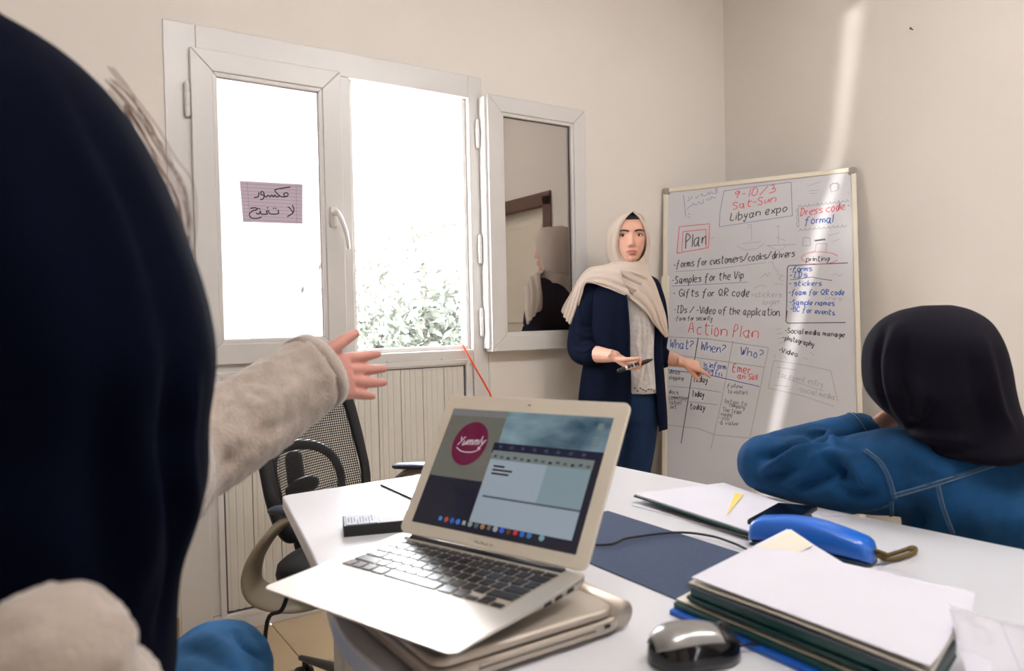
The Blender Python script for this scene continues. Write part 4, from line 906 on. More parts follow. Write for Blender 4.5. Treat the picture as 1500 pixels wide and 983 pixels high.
# ================================================================ PEOPLE
def hand(wrist, fwd, palm, curls, s=1.0, thumb=(.35, .75, .35), tcurl=.35, spread=.06, side=None):
    """five-fingered hand: fwd along the fingers, palm = direction the palm faces; thumb on the side axis x"""
    y = nrm(fwd); z = nrm(np.asarray(palm)-y*(np.asarray(palm)@y)); x = np.cross(y, z)
    if side is not None and x@np.asarray(side) < 0: x = -x
    B = np.array([x, y, z]); w = np.asarray(wrist, float)
    def G(p): return w+np.asarray(p, float)*s@B
    parts = []
    prof = [(-.03, .024, .019), (0, .025, .018), (.02, .032, .017), (.045, .038, .0155), (.07, .040, .0135), (.084, .039, .011)]
    a = np.linspace(0, 2*np.pi, 18, endpoint=False)
    parts.append(loft([[G((r*math.copysign(abs(math.cos(t))**.75, math.cos(t)), yy, h*math.copysign(abs(math.sin(t))**.8, math.sin(t)))) for t in a] for yy, r, h in prof]))
    fx, fy, fl = (.0285, .0098, -.0095, -.0275), (.080, .085, .081, .073), (.070, .078, .072, .056)
    for i in range(4):
        p = np.array([fx[i], fy[i]-.012, 0]); ang = 0; yaw = fx[i]/.03*spread; pts = [p.copy(), p+[0, .012, 0]]; p = pts[-1].copy()
        c = curls[i] if isinstance(curls[0], (list, tuple)) else curls
        for k, fr in enumerate((.45, .30, .25)):
            ang += c[k]; d = np.array([math.sin(yaw)*math.cos(ang), math.cos(yaw)*math.cos(ang), math.sin(ang)])
            p = p+d*fl[i]*fr*.55; pts.append(p.copy()); p = p+d*fl[i]*fr*.45; pts.append(p.copy())
        r = np.interp(np.linspace(0, 1, len(pts)), [0, .25, .6, 1], [.0102, .0100, .0090, .0070])*(1 if i < 3 else .87)
        parts.append(tube([G(q) for q in pts], r*s, 10, 2))
    tb = np.array([.020, .018, .002]); td = nrm(thumb); p = tb.copy(); pts = [p.copy()]
    for k, L in enumerate((.040, .030, .026)):
        p = p+td*L; pts.append(p.copy()); td = nrm(td+np.array([-.35*tcurl, .25*tcurl, .35*tcurl]))
    parts.append(tube([G(q) for q in pts], np.array([.0135, .0118, .0098, .0075])*s, 10, 3))
    return parts

def ring_px(cx, cy, hw, d, fr, bk, n=32, tilt=0, pw=.85):
    """horizontal body ring: centre pixel and half width in pixels at depth d; fr / bk: extent towards / away from the camera"""
    c = PD(cx, cy, d); R_ = hw*d/FPX; f = nrm(CF*[1, 1, 0]); r_ = nrm(CR*[1, 1, 0]); out = []
    for k in range(n):
        a = 2*math.pi*k/n; s, co = math.sin(a), math.cos(a)
        x = math.copysign(abs(co)**pw, co)*R_; y = -math.copysign(abs(s)**pw, s)*(fr if s > 0 else bk)
        out.append(c+r_*x+f*y+np.array([0, 0, tilt*x]))
    return out
def lofts(specs, n=32, sub=4):
    """specs: (cx, cy, hw, d, fr, bk); smooth interpolation between rings"""
    s = crs(specs, (len(specs)-1)*sub+1); return loft([ring_px(*q, n=n) for q in s])

# ---------------------------------------------------------------- head with a face (local: x picture right, y up, z towards viewer)
def head_mesh(nv=90, na=110):
    V = []; F = []
    vs = np.linspace(-.122, .104, nv)
    hw = lambda v: np.interp(v, [-.122, -.115, -.10, -.08, -.05, -.01, .03, .06, .085, .098, .104], [.006, .022, .036, .048, .060, .068, .072, .068, .050, .028, .006])
    fd = lambda v: np.interp(v, [-.122, -.115, -.10, -.08, -.05, -.01, .03, .06, .085, .098, .104], [.050, .066, .078, .080, .081, .082, .084, .078, .056, .030, .008])
    bk = lambda v: np.interp(v, [-.122, -.115, -.10, -.08, -.05, -.01, .03, .06, .085, .098, .104], [.006, .016, .03, .048, .070, .092, .100, .092, .066, .036, .008])
    sm = lambda fn: np.convolve(np.pad([fn(v) for v in np.linspace(-.122, .104, nv)], 3, 'edge'), np.ones(7)/7, 'valid')
    HW, FD, BK = sm(hw), sm(fd), sm(bk)
    A = np.linspace(0, 2*np.pi, na, endpoint=False)
    g = lambda x, y, cx, cy, sx, sy: math.exp(-((x-cx)/sx)**2-((y-cy)/sy)**2)
    for i, v in enumerate(vs):
        for a in A:
            s, c = math.sin(a), math.cos(a); x = c*abs(c)**-.06*HW[i] if abs(c) > 1e-6 else 0; z = s*(FD[i] if s > 0 else BK[i])
            if s > 0:
                y = v; d = 0
                t = np.interp(y, [-.050, -.044, -.036, .0, .018], [0, .021, .020, .010, .0]); d += t*math.exp(-(x/(.0078+.003*max(0, -y)/.04))**2)
                for q in (-1, 1):
                    d += .0075*g(x, y, q*.0108, -.041, .0052, .0055)-.013*g(x, y, q*.032, .0, .016, .012)+.0045*g(x, y, q*.03, .021, .022, .007)+.004*g(x, y, q*.042, -.03, .02, .02)
                    d -= .004*g(x, y, q*.0062, -.0475, .004, .003)
                d += .0065*g(x, y, 0, -.0675, .021, .0048)+.0075*g(x, y, 0, -.0795, .018, .0055)-.0035*g(x, y, 0, -.0733, .026, .0022)-.003*g(x, y, 0, -.058, .006, .007)-.004*g(x, y, 0, -.090, .02, .006)+.006*g(x, y, 0, -.106, .018, .012)
                z += d*min(1, s*2)
            V.append((x, v, z))
    V.append((0, vs[0], .02)); V.append((0, vs[-1], 0)); n = len(V)
    for i in range(nv-1):
        for j in range(na): k = (j+1) % na; F.append((i*na+j, i*na+k, (i+1)*na+k, (i+1)*na+j))
    for j in range(na): F.append((n-2, (j+1) % na, j)); F.append((n-1, (nv-1)*na+j, (nv-1)*na+(j+1) % na))
    return np.array(V), F

# ================================================================ STANDING WOMAN
WD = 3.3; fh = nrm(CF*[1, 1, 0]); rh = nrm(CR*[1, 1, 0])
def W(x, y, tow=0): return PD(x, y, WD-tow)
foot = W(915, 560); foot[2] = 0
wo = thing('person', 'woman in navy blazer and beige headscarf standing at the whiteboard holding a marker', 'person', foot)
hc = W(922.5, 347.2, .0)
yawh = math.radians(-3)
hx_ = rh*math.cos(yawh)+fh*math.sin(yawh); hz_ = -fh*math.cos(yawh)+rh*math.sin(yawh); hy_ = np.array([0, 0, 1.])
HB = np.array([hx_, hy_, hz_])
def Hd(p): return hc+np.asarray(p, float)*[1.08, 1.0, 1.0]@HB
hv, hf = head_mesh(); hvw = Hd(hv)
neck = tube([Hd((0, -.06, -.015)), Hd((0, -.13, -.02)), W(921, 412, -.02)], [.055, .052, .058], 16, 3)
torso = lofts([(920, 402, 30, WD, .05, .05), (918, 415, 38, WD, .065, .07), (917, 440, 46, WD, .09, .085), (917, 480, 42, WD, .085, .07), (915, 520, 38, WD, .07, .07), (912, 560, 38, WD, .065, .075), (911, 595, 38, WD, .06, .075), (911, 620, 36, WD, .055, .07)])
# arms: picture-left arm bent with the marker, picture-right arm pointing at the board
armA = [W(870, 428, .0), W(860, 470, .0), W(852, 514, .03)]; wrA = W(901, 522, .20)
armB = [W(948, 434, -.02), W(960, 470, -.06), W(962, 521, -.10)]; wrB = W(1000, 531, -.02)
upA = tube(armA, [.046, .042, .036], 12, 4); foA = tube([armA[2], (armA[2]+wrA)/2+[0, 0, -.004], wrA], [.040, .036, .0245], 14, 5)
upB = tube(armB, [.046, .042, .036], 12, 4); foB = tube([armB[2], (armB[2]+wrB)/2, wrB], [.038, .034, .0235], 14, 5)
hA = hand(wrA, rh*.80-fh*.12+np.array([0, 0, -.52]), np.array([0, 0, .62])-fh*.35+rh*.45, [(.60, .80, .5), (.55, .8, .5), (.55, .85, .55), (.55, .9, .6)], .93, thumb=(.25, .8, .65), tcurl=.35, spread=.02, side=-fh+np.array([0, 0, .4]))
hB = hand(wrB, rh*.93+np.array([0, 0, -.26])+fh*.1, fh*.55+np.array([0, 0, -.8]), [(.15, .25, .2), (.95, 1.2, .7), (1.0, 1.3, .8), (1.0, 1.35, .8)], .93, thumb=(.25, .95, .55), tcurl=.15, spread=.02, side=-fh+np.array([0, 0, -.3]))
legs = []
for sx in (-1, 1):
    hip, kn, an = W(914+sx*24, 610, -.01), W(911+sx*21, 705, .0), W(911+sx*22, 822, -.02); an[2] = .085
    legs.append(tube([hip, (hip+kn)/2, kn, (kn+an)/2, an], [.062, .056, .044, .040, .034], 14, 4))
bodyv = fuse([(hvw, hf), neck, torso, upA, foA, upB, foB]+hA+hB+legs, .0034, 1, .35)
add('body', bodyv, MT['skin'], wo)
# face details
def onface(x, y, lift=.0): 
    i = np.argmin(((hv[:, 0]-x)**2+(hv[:, 1]-y)**2)+(hv[:, 2] < .03)*9); return hv[i, 2]+lift
for q in (-1, 1):
    ec = np.array([q*.0315, .0005, onface(q*.0315, 0)-.0085])
    e = add('eye', ellipsoid(Hd(ec), (.0125, .0115, .0125), HB, 20, 14), MT['eyewhite'], wo)
    ic = ec+[-.0022, -.0004, .0106]; add('iris', ellipsoid(Hd(ic), (.0068, .0068, .0024), HB, 16, 8), MT['iris'], e)
    zs = lambda x, y, l: ec[2]+math.sqrt(max(.0127**2-(x-ec[0])**2-(y-ec[1])**2, 1e-6))+l
    def lidpatch(y_edge, y_far, sgn):
        g = []
        for t in np.linspace(0, 1, 4):
            row = []
            for xx in np.linspace(-1, 1, 9):
                x = ec[0]+xx*.0165; ye = ec[1]+y_edge*1.22*(1-xx*xx)+.0003; yf = ec[1]+y_far*(1-.45*xx*xx); y = ye*(1-t)+yf*t
                row.append(Hd((x, y, max(zs(x, y, .0012), onface(x, y)-.0008*t))))
            g.append(row)
        return patch(g, 10, 18)
    add('eyelid', lidpatch(.0042, .0125, 1), MT['skin'], wo, solid=.0012); add('eyelid', lidpatch(-.0046, -.0115, -1), MT['skin'], wo, solid=.0012)
    lash = [Hd((ec[0]+xx*.016, ec[1]+.0054*(1-xx*xx)+.0006, zs(ec[0]+xx*.0155, ec[1]+.004, .0026))) for xx in np.linspace(-1, 1, 9)]
    add('eyelashes', tube(lash, [(.0014, .0016)]*9, 6, 2), MT['brow'], wo)
    br = [(q*.0125, .0170), (q*.022, .0200), (q*.034, .0220), (q*.046, .0205), (q*.053, .0165)]
    add('eyebrow', tube([Hd((x, y, onface(x, y)+.0003)) for x, y in br], [(.0016, .0030), (.0018, .0038), (.0018, .0036), (.0016, .0028), (.0009, .0014)], 8, 4, up=HB[1]), MT['brow'], wo)
def lipg(ys): return patch([[Hd((x, ycen+yo*(1-(x/.0245)**2), onface(x, ycen+yo*(1-(x/.0245)**2))+.0009*(1-(x/.025)**4))) for x in np.linspace(-.0243, .0243, 11)] for yo, ycen in ys], 10, 22)
add('lips', join([lipg([(.0072, -.0712), (.004, -.0716), (.0, -.0722)]), lipg([(-.0005, -.0726), (-.006, -.0734), (-.0105, -.0734)])]), MT['lip'], wo, solid=.0012)
# black under-scarf showing on the forehead
hvv = hv.copy(); m_ = (hv[:, 1] > .066) & (np.abs(hv[:, 0]) < .046) & (hv[:, 2] > -.01); idx = np.where(m_)[0]; mp_ = {k: i for i, k in enumerate(idx)}
ufs = [tuple(mp_[k] for k in f) for f in hf if all(k in mp_ for k in f)]
add('under_scarf', (Hd(hv[idx]*[1.035, 1.02, 1.035]), ufs), MT['underscarf'], wo, solid=.003)
# hood of the headscarf: rings from the face opening round to the back of the head
op = [(924.5, 312.5), (934, 322), (940.5, 336), (944.8, 354), (943.5, 371), (936, 383), (926, 389.5), (914, 383.5), (905.5, 370), (902.8, 354), (906, 338), (914, 322)]
si = [(925, 310.5), (939, 317), (947, 331), (951.5, 354), (950, 375), (946, 392), (924, 402), (900, 394), (891, 376), (888.5, 354), (893, 332), (907, 317)]
nA = 72; op_ = crs(op+[op[0]], nA+1)[:-1]; si_ = crs(si+[si[0]], nA+1)[:-1]; rings = []
def lc(px, py): q = PD(px, py, WD)-hc; return np.array([q@hx_, q@hy_])
opl = np.array([lc(*p) for p in op_]); sil = np.array([lc(*p) for p in si_]); cb_ = np.array([0, .0])
fz = np.array([max(onface(x/1.08, y) if y < .075 else np.interp(y, [.075, .112], [.072, .03]), .02) for x, y in opl]); fz = np.convolve(np.pad(fz, 6, 'wrap'), np.ones(13)/13, 'valid')
def hring(t, z): return [hc+(p[0]*hx_+p[1]*hy_+zz*hz_) for p, zz in zip(opl*(1-t)+sil*t, z)]
rings = [hring(.0, fz+.002), hring(-.02, fz+.010), hring(.25, fz*.92+.011), hring(.62, fz*.68+.009), hring(.9, fz*.3+.008), hring(1.0, fz*0-.012), hring(.98, fz*0-.05)]
for sc, z in ((.86, -.085), (.6, -.108), (.3, -.118), (.05, -.12)): rings.append([hc+((p[0]*sc+cb_[0])*hx_+((p[1]-.0)*sc)*hy_+z*hz_) for p in sil])
R3 = np.stack([crs([r[k] for r in rings], 44) for k in range(nA)], 1)
scarf_parts = [loft(list(R3), caps=False)]
hood = scarf_parts[0]
hood = fold(hood, [([(914, 318), (905, 336), (902, 360), (906, 380)], 0.0045, 0.0054), ([(908, 318), (898, 340), (896, 365), (901, 385)], -0.0060, 0.0045), ([(900, 330), (893, 355), (894, 378)], 0.0045, 0.0054), ([(938, 322), (946, 345), (947, 372)], -0.0045, 0.0045), ([(903, 362), (909, 378), (920, 390)], -0.0045, 0.0036)])
sh_ = add('headscarf', hood, MT['scarf_beige'], wo, solid=.004)
# wrap round the neck and shoulders
wrap = lofts([(922, 384, 22, WD, .055, .06), (920, 390, 27, WD, .085, .085), (919, 400, 31, WD, .10, .095), (920, 412, 34, WD, .108, .10), (924, 424, 34, WD, .112, .10), (932, 436, 28, WD, .112, .09), (940, 446, 20, WD, .10, .06)], 48, 6)
wrap = fuse([wrap], .004, 2)
wrap = fold(wrap, [([(893, 388), (908, 402), (930, 414), (952, 424)], -0.0102, 0.0056), ([(890, 396), (905, 410), (930, 424), (956, 436)], 0.0102, 0.0064), ([(889, 404), (904, 420), (932, 436)], -0.0102, 0.0056), ([(900, 384), (916, 396), (940, 404), (950, 408)], 0.0085, 0.0056), ([(910, 432), (930, 438), (950, 446)], 0.0085, 0.0048), ([(905, 389), (925, 400), (948, 412)], -0.0085, 0.0032), ([(893, 410), (910, 425), (925, 434)], 0.0085, 0.0040)])
add('neck_wrap', wrap, MT['scarf_beige'], sh_)
def cl_(grid, nu=40, nv=26, amp=.004, k=5.0, ph=0):
    V, F = patch(grid, nu, nv); N = vnormals(V, F); uu = np.repeat(np.linspace(0, 1, nu), nv); vv = np.tile(np.linspace(0, 1, nv), nu)
    return V+N*(amp*np.sin(2*np.pi*k*(vv+.12*np.sin(3*uu+ph))+ph))[:, None], F
drape = [[W(900, 382, .02), W(908, 395, .085), W(915, 415, .115), W(928, 439, .118)], [W(880, 389, .01), W(886, 396, .07), W(893, 410, .10), W(905, 428, .11)], [W(862, 394, .0), W(867, 399, .055), W(874, 409, .085), W(884, 420, .095)],
         [W(848, 411, -.02), W(850, 412, .03), W(854, 413, .06), W(860, 414, .078)], [W(837, 431, -.04), W(840, 431, .01), W(846, 431, .045), W(853, 431, .062)], [W(826, 447, -.05), W(831, 450, .0), W(838, 454, .035), W(845, 455, .05)], [W(822, 453, -.045), W(826, 463, -.01), W(831, 471, .015), W(836, 476, .03)]]
add('shoulder_drape', cl_(drape, 60, 40, .0055, 4.2), MT['scarf_beige'], sh_, solid=.004)
tail = [[W(950, 398, .05), W(944, 410, .09), W(934, 424, .12), W(922, 436, .122)], [W(960, 414, .06), W(954, 424, .10), W(945, 436, .122), W(934, 446, .122)], [W(967, 436, .075), W(963, 444, .105), W(957, 452, .12), W(948, 459, .12)], [W(973, 460, .085), W(970, 466, .105), W(966, 471, .115), W(959, 475, .117)], [W(976, 482, .09), W(975, 485, .10), W(973, 487, .105), W(970, 488, .108)], [W(977, 493, .09), W(976.5, 493.5, .095), W(976, 494, .1), W(975, 494, .102)]]
add('front_tail', cl_(tail, 60, 40, .0055, 3.6, 1.0), MT['scarf_beige'], sh_, solid=.004)
# blouse
bl = fuse([lofts([(924, 418, 30, WD, .08, .05), (929, 440, 31, WD, .102, .06), (932, 480, 29, WD, .106, .06), (934, 520, 28, WD, .102, .06), (935, 560, 29, WD, .108, .06), (935, 568, 29, WD, .112, .06), (935, 574, 27, WD, .108, .06)], 40, 6)], .0045, 2)
bl = fold(bl, [([(936, 450), (940, 490), (938, 540)], -0.0070, 0.0054), ([(944, 445), (950, 480), (946, 520), (952, 560)], 0.0084, 0.0063), ([(955, 460), (952, 510), (957, 560)], -0.0070, 0.0054), ([(932, 500), (940, 540), (934, 570)], 0.0070, 0.0054), ([(948, 520), (942, 560)], -0.0056, 0.0045)])
bo = add('blouse', rough_up(bl, .0015, 70), MT['blouse'], wo)
tb_ = bvh(bl); em = []
rr = np.random.default_rng(3)
for k in range(9):
    x = 930+k*4; h_ = hit(tb_, x, 571+rr.uniform(-3, 3))
    if h_ is not None: em.append(ellipsoid(h_[0], (.005, .003, rr.uniform(.006, .012)), HB, 8, 6))
add('embroidery', join(em), MT['dkfolder'], bo)
# jeans
jl = []
for sx in (-1, 1):
    hip, kn, an = W(915+sx*22, 602, .0), W(911+sx*20.5, 705, .0), W(911+sx*22, 822, -.02); an[2] = .10
    jl.append(tube([hip, (hip+kn)/2, kn, (kn+an)/2, an], [.088, .077, .060, .056, .05], 18, 5))
jl.append(lofts([(914, 562, 44, WD, .095, .095), (914, 585, 47, WD, .10, .105), (914, 612, 45, WD, .095, .11), (914, 622, 40, WD, .07, .09)], 36, 4))
add('jeans', fuse(jl, .006, 4), MT['darkjeans'], wo)
for sx in (-1, 1):
    c = W(911+sx*22, 822, .03); c[2] = 0
    add('shoe', fuse([ellipsoid(c+[0, 0, .035], (.045, .12, .04), np.array([rh, -fh, [0, 0, 1]])), ellipsoid(c+fh*.07+[0, 0, .06], (.042, .055, .06), np.array([rh, -fh, [0, 0, 1]])), (lambda b: (b[0]@np.array([rh, -fh, [0, 0, 1.]])+c, b[1]))(boxm((-.04, -.10, 0), (.04, .10, .02)))], .006, 4), MT['black'], wo)
# blazer: open shell with two front edges, and two sleeves
jk = [  # cy, xl, xr, front, back, gap left px, gap right px
    (408, 880, 958, .05, .075, 906, 942), (418, 862, 966, .085, .09, 909, 955), (440, 858, 970, .112, .10, 912, 955), (480, 858, 968, .118, .10, 915, 955), (520, 857, 969, .112, .105, 916, 954), (560, 851, 972, .118, .12, 917, 956), (600, 847, 975, .122, .128, 916, 958), (628, 847, 976, .12, .13, 912, 961)]
J = crs(jk, 40); rings = []
for cy, xl, xr, fr, bk, gl, gr in J:
    cx, hw = (xl+xr)/2, (xr-xl)/2; c = W(cx, cy); Rm_ = hw*WD/FPX; ring = []
    def ang(px): return math.acos(max(-1, min(1, (px-cx)/hw)))
    a0_, a1_ = ang(gl), 2*math.pi+ang(gr)
    for a in np.linspace(a0_, a1_, 60): s, co = math.sin(a), math.cos(a); ring.append(c+rh*co*Rm_-fh*(math.copysign(abs(s)**.85, s)*(fr if s > 0 else bk)))
    rings.append(ring)
jv = loft(rings, caps=False, closed=False)
jv = fold(jv, [([(870, 500), (885, 540), (880, 590)], .005, .012), ([(900, 470), (905, 530), (898, 600)], -.005, .012), ([(915, 440), (914, 500), (920, 570)], .004, .008), ([(862, 540), (880, 560), (905, 565)], -.005, .01), ([(905, 450), (908, 485), (912, 510)], -.004, .006)])
jo = add('blazer', jv, MT['navy'], wo, solid=.007)
def sleeve(arm, cuff, r, folds):
    s = fuse([tube([*arm, cuff], r, 20, 6)], .0045, 3); return fold(s, folds)
add('sleeve', sleeve([W(872, 420, .0), W(862, 448, .0), W(856, 485, .005), W(852, 512, .035)], W(866, 519, .085), [.064, .072, .070, .062, .052], [([(840, 470), (855, 478), (875, 476)], -.006, .007), ([(838, 482), (855, 492), (874, 492)], .006, .008), ([(838, 496), (852, 506), (872, 504)], -.007, .007), ([(842, 512), (856, 515), (868, 508)], .006, .006), ([(845, 440), (850, 470), (846, 500)], .004, .009)]), MT['navy'], jo)
add('sleeve', sleeve([W(949, 423, -.02), W(957, 450, -.04), W(961, 485, -.07), W(960, 514, -.10)], W(971, 525, -.07), [.060, .060, .056, .052, .045], []), MT['navy'], jo)
lap_ = []
for side in (0, 1): lap_.append(tube([r_[0 if side == 0 else -1]-fh*.004 for r_ in rings[9:]], [(.005, .003)]*len(rings[9:]), 8))
add('front_edge', lap_[0], MT['navy'], jo); add('front_edge', lap_[1], MT['navy'], jo)
# marker in her hand
ma0, ma1 = W(907, 543, .255), W(957, 526, .245); md = ma1-ma0
mk = thing('marker_pen', 'black and white marker pen held by the standing woman', 'marker', ma0)
add('barrel', tube([ma0+md*.12, ma0+md*.62], .0085, 14), mat('marker_white', lin(214, 212, 212), .35), mk)
add('cap', tube([ma0+md*.56, ma0+md*.80, ma0+md*.97], [.0098, .0090, .0030], 14, 3), MT['black'], mk); add('end_plug', tube([ma0, ma0+md*.16], .0092, 14), MT['black'], mk)
add('barrel_print', join([tube([ma0+md*t-fh*.0016+np.array([0, 0, .002]), ma0+md*(t+.02)-fh*.0016+np.array([0, 0, .002])], .0084, 10) for t in (.27, .36, .47)]), MT['ink_black'], mk)

# ================================================================ SEATED GIRL in denim, back to the camera
gd = thing('person', 'girl in blue denim jacket and black headscarf leaning on the desk', 'person', (1.46, .58, 0))
gc = lambda x, y, d: PD(x, y, d)
az = math.radians(62); gf_ = np.array([math.cos(az), math.sin(az), 0]); gl_ = np.array([-math.sin(az), math.cos(az), 0])     # facing, her left
hip = np.array([1.50, .52, .52]); chest = np.array([1.46, .60, .74]); shc = np.array([1.435, .63, .86])
def gring(c, w, f, b, lean=0, n=36):
    return [c+gl_*(w*math.copysign(abs(math.cos(a))**.8, math.cos(a)))+gf_*((f if math.sin(a) > 0 else b)*math.copysign(abs(math.sin(a))**.8, math.sin(a))) for a in np.linspace(0, 2*math.pi, n, endpoint=False)]
tors = loft([gring(c, *q) for c, q in ((hip-[0, 0, .04], (.17, .12, .13)), (hip+[0, 0, .06], (.175, .12, .125)), (chest-[0, 0, .06], (.185, .12, .12)), (chest+[0, 0, .04], (.20, .125, .125)), (shc-[0, 0, .035], (.205, .11, .11)), (shc+[0, 0, .015], (.17, .085, .09)), (shc+[0, 0, .05], (.085, .06, .07)))])
shL = gc(1322, 690, 1.33); elb = gc(1122, 692, 1.50); elb[2] = max(elb[2], T+.058); wr = gc(1268, 632, 1.50)
upper = tube([shL+[.02, -.02, 0], shL, (shL*.55+elb*.45)+[0, 0, -.012], elb], [.078, .080, .070, .058], 20, 5)
fore = tube([elb, (elb*.5+wr*.5)+[0, 0, -.002], wr*.94+elb*.06], [.057, .054, .042], 20, 5)
shR = shc-gl_*.215+[0, 0, -.02]; elR = np.array([1.60, .80, T+.07]); upR = tube([shR, (shR+elR)/2, elR], [.078, .068, .056], 16, 4); foR = tube([elR, np.array([1.42, .95, T+.06])], [.054, .042], 16)
den = fuse([tors, upper, fore, upR, foR], .006, 5)
den = fold(den, [([(1112, 672), (1150, 660), (1190, 640)], -0.0243, 0.0102), ([(1118, 690), (1160, 668), (1205, 655)], 0.0243, 0.0110), ([(1130, 700), (1165, 690), (1190, 672)], -0.0263, 0.0102), ([(1150, 705), (1180, 680), (1215, 668), (1245, 672)], 0.0243, 0.0119), ([(1165, 720), (1200, 705), (1225, 690)], -0.0243, 0.0110), ([(1205, 668), (1228, 685), (1232, 705)], -0.0243, 0.0102), ([(1240, 675), (1262, 690), (1268, 712)], 0.0203, 0.0102), ([(1225, 715), (1250, 725), (1285, 722)], -0.0162, 0.0102),
                 ([(1170, 650), (1200, 645), (1235, 640)], -0.0203, 0.0085), ([(1190, 632), (1215, 640), (1228, 655)], 0.0162, 0.0076), ([(1330, 660), (1370, 690), (1400, 690)], 0.0121, 0.0170), ([(1130, 725), (1190, 742), (1250, 750)], 0.0121, 0.0085), ([(1345, 745), (1350, 775)], -0.0121, 0.0102), ([(1420, 740), (1440, 780)], 0.0121, 0.0170)])
den = rough_up(den, .0022, 22)
dj = add('denim_jacket', den, MT['denim'], gd); tdj = bvh(den)
def seam(pts, r=(.0055, .002), m='seam', name='seam', st=True):
    L = on_surface(tdj, pts, 40, .0)
    if len(L) < 4: return
    add(name, tube(L, [r]*len(L), 8, up=-CF), MT[m], dj)
    if st:
        for off in (-2.6, 2.6):
            P_ = np.asarray(pts, float); tg = np.gradient(P_, axis=0); nn_ = np.stack([-tg[:, 1], tg[:, 0]], 1); nn_ /= np.linalg.norm(nn_, axis=1)[:, None]
            L2 = on_surface(tdj, P_+nn_*off, 40, .0022)
            if len(L2) > 4: add('stitching', tube(L2, .0008, 5), MT['stitch'], dj)
seam([(1268, 660), (1290, 678), (1302, 700), (1311, 730)])
seam([(1310, 726), (1360, 712), (1420, 693), (1499, 666)])
seam([(1306, 735), (1306, 765)], (.004, .0015)); seam([(1374, 712), (1382, 745), (1396, 782)], (.005, .002))
seam([(1106, 715), (1150, 737), (1210, 749), (1270, 748), (1308, 738)], (.003, .0012), st=False)
cf = wr*.86+elb*.14; cdir = nrm(wr-elb)
add('cuff', tube([cf-cdir*.028, cf+cdir*.018], [.045, .044], 24, round_ends=False), MT['denim'], dj)
add('cuff_stitching', join([tube([cf+cdir*o_+0.0455*(math.cos(a)*nrm(np.cross(cdir, [0, 0, 1]))+math.sin(a)*nrm(np.cross(cdir, np.cross(cdir, [0, 0, 1])))) for a in np.linspace(0, 6.3, 30)], .0009, 5) for o_ in (-.022, .012)]), MT['stitch'], dj)
# head and hand: one body
ghc = gc(1372, 545, 1.33); fdir = nrm(gf_*1.0+gl_*.15+np.array([0, 0, -.25])); gside = nrm(np.cross([0, 0, 1], fdir)); gup = np.cross(fdir, gside)
GB = np.array([-gside, gup, fdir])
gh = hv*[1, 1, 1]@GB+ghc
gbody = [(gh, hf), tube([ghc-gup*.06, ghc-gup*.15-fdir*.02, shc+[0, 0, .0]], [.056, .054, .06], 14, 3), loft([gring(c, *q) for c, q in ((hip-[0, 0, .03], (.15, .10, .11)), (chest, (.165, .095, .095)), (shc-[0, 0, .03], (.17, .08, .08)), (shc+[0, 0, .02], (.10, .06, .06)))]), tube([shL, (shL+elb)/2+[0, 0, -.012], elb], [.035, .03, .026], 12, 3), tube([elb, (elb+wr)/2, wr], [.026, .024, .026], 12, 3), tube([shR, elR, np.array([1.42, .95, T+.06])], [.05, .04, .03], 12, 3)]
gbody += hand(wr, nrm(gc(1325, 612, 1.50)-wr), np.array([0, 0, .6])-CR*.0+CF*.4, [(.7, .9, .6)]*4, .92, thumb=(.5, .8, .2), side=-CF)
gbody += hand(np.array([1.40, .965, T+.045]), np.array([-.85, .4, -.1]), np.array([0, 0, -1.]), [(.15, .2, .15)]*4, .92, side=np.array([0, 1., 0]))
lgs = []
for s in (-1, 1):
    h0 = hip+gl_*s*.09-[0, 0, .04]; kn = h0+np.array([-.02, .46, -.0]); kn[2] = .48; an = kn+np.array([.0, .04, 0]); an[2] = .07
    lgs.append([h0, (h0+kn)/2, kn, (kn+an)/2+[0, .01, 0], an]); gbody.append(tube(lgs[-1], [.075, .068, .055, .048, .036], 12, 3))
add('body', fuse(gbody, .005, 3), MT['skin'], gd)
add('jeans', fuse([tube(l, [.088, .08, .066, .06, .055], 16, 4) for l in lgs]+[ellipsoid(hip-[0, 0, .03], (.18, .15, .09))], .008, 4), MT['darkjeans'], gd)
for l in lgs: add('shoe', fuse([ellipsoid(l[-1]+[0, .05, -.035], (.045, .12, .037)), ellipsoid(l[-1]+[0, -.02, -.01], (.042, .055, .055)), boxm(l[-1]+[-.04, -.06, -.07], l[-1]+[.04, .14, -.05])], .008, 3), MT['black'], gd)
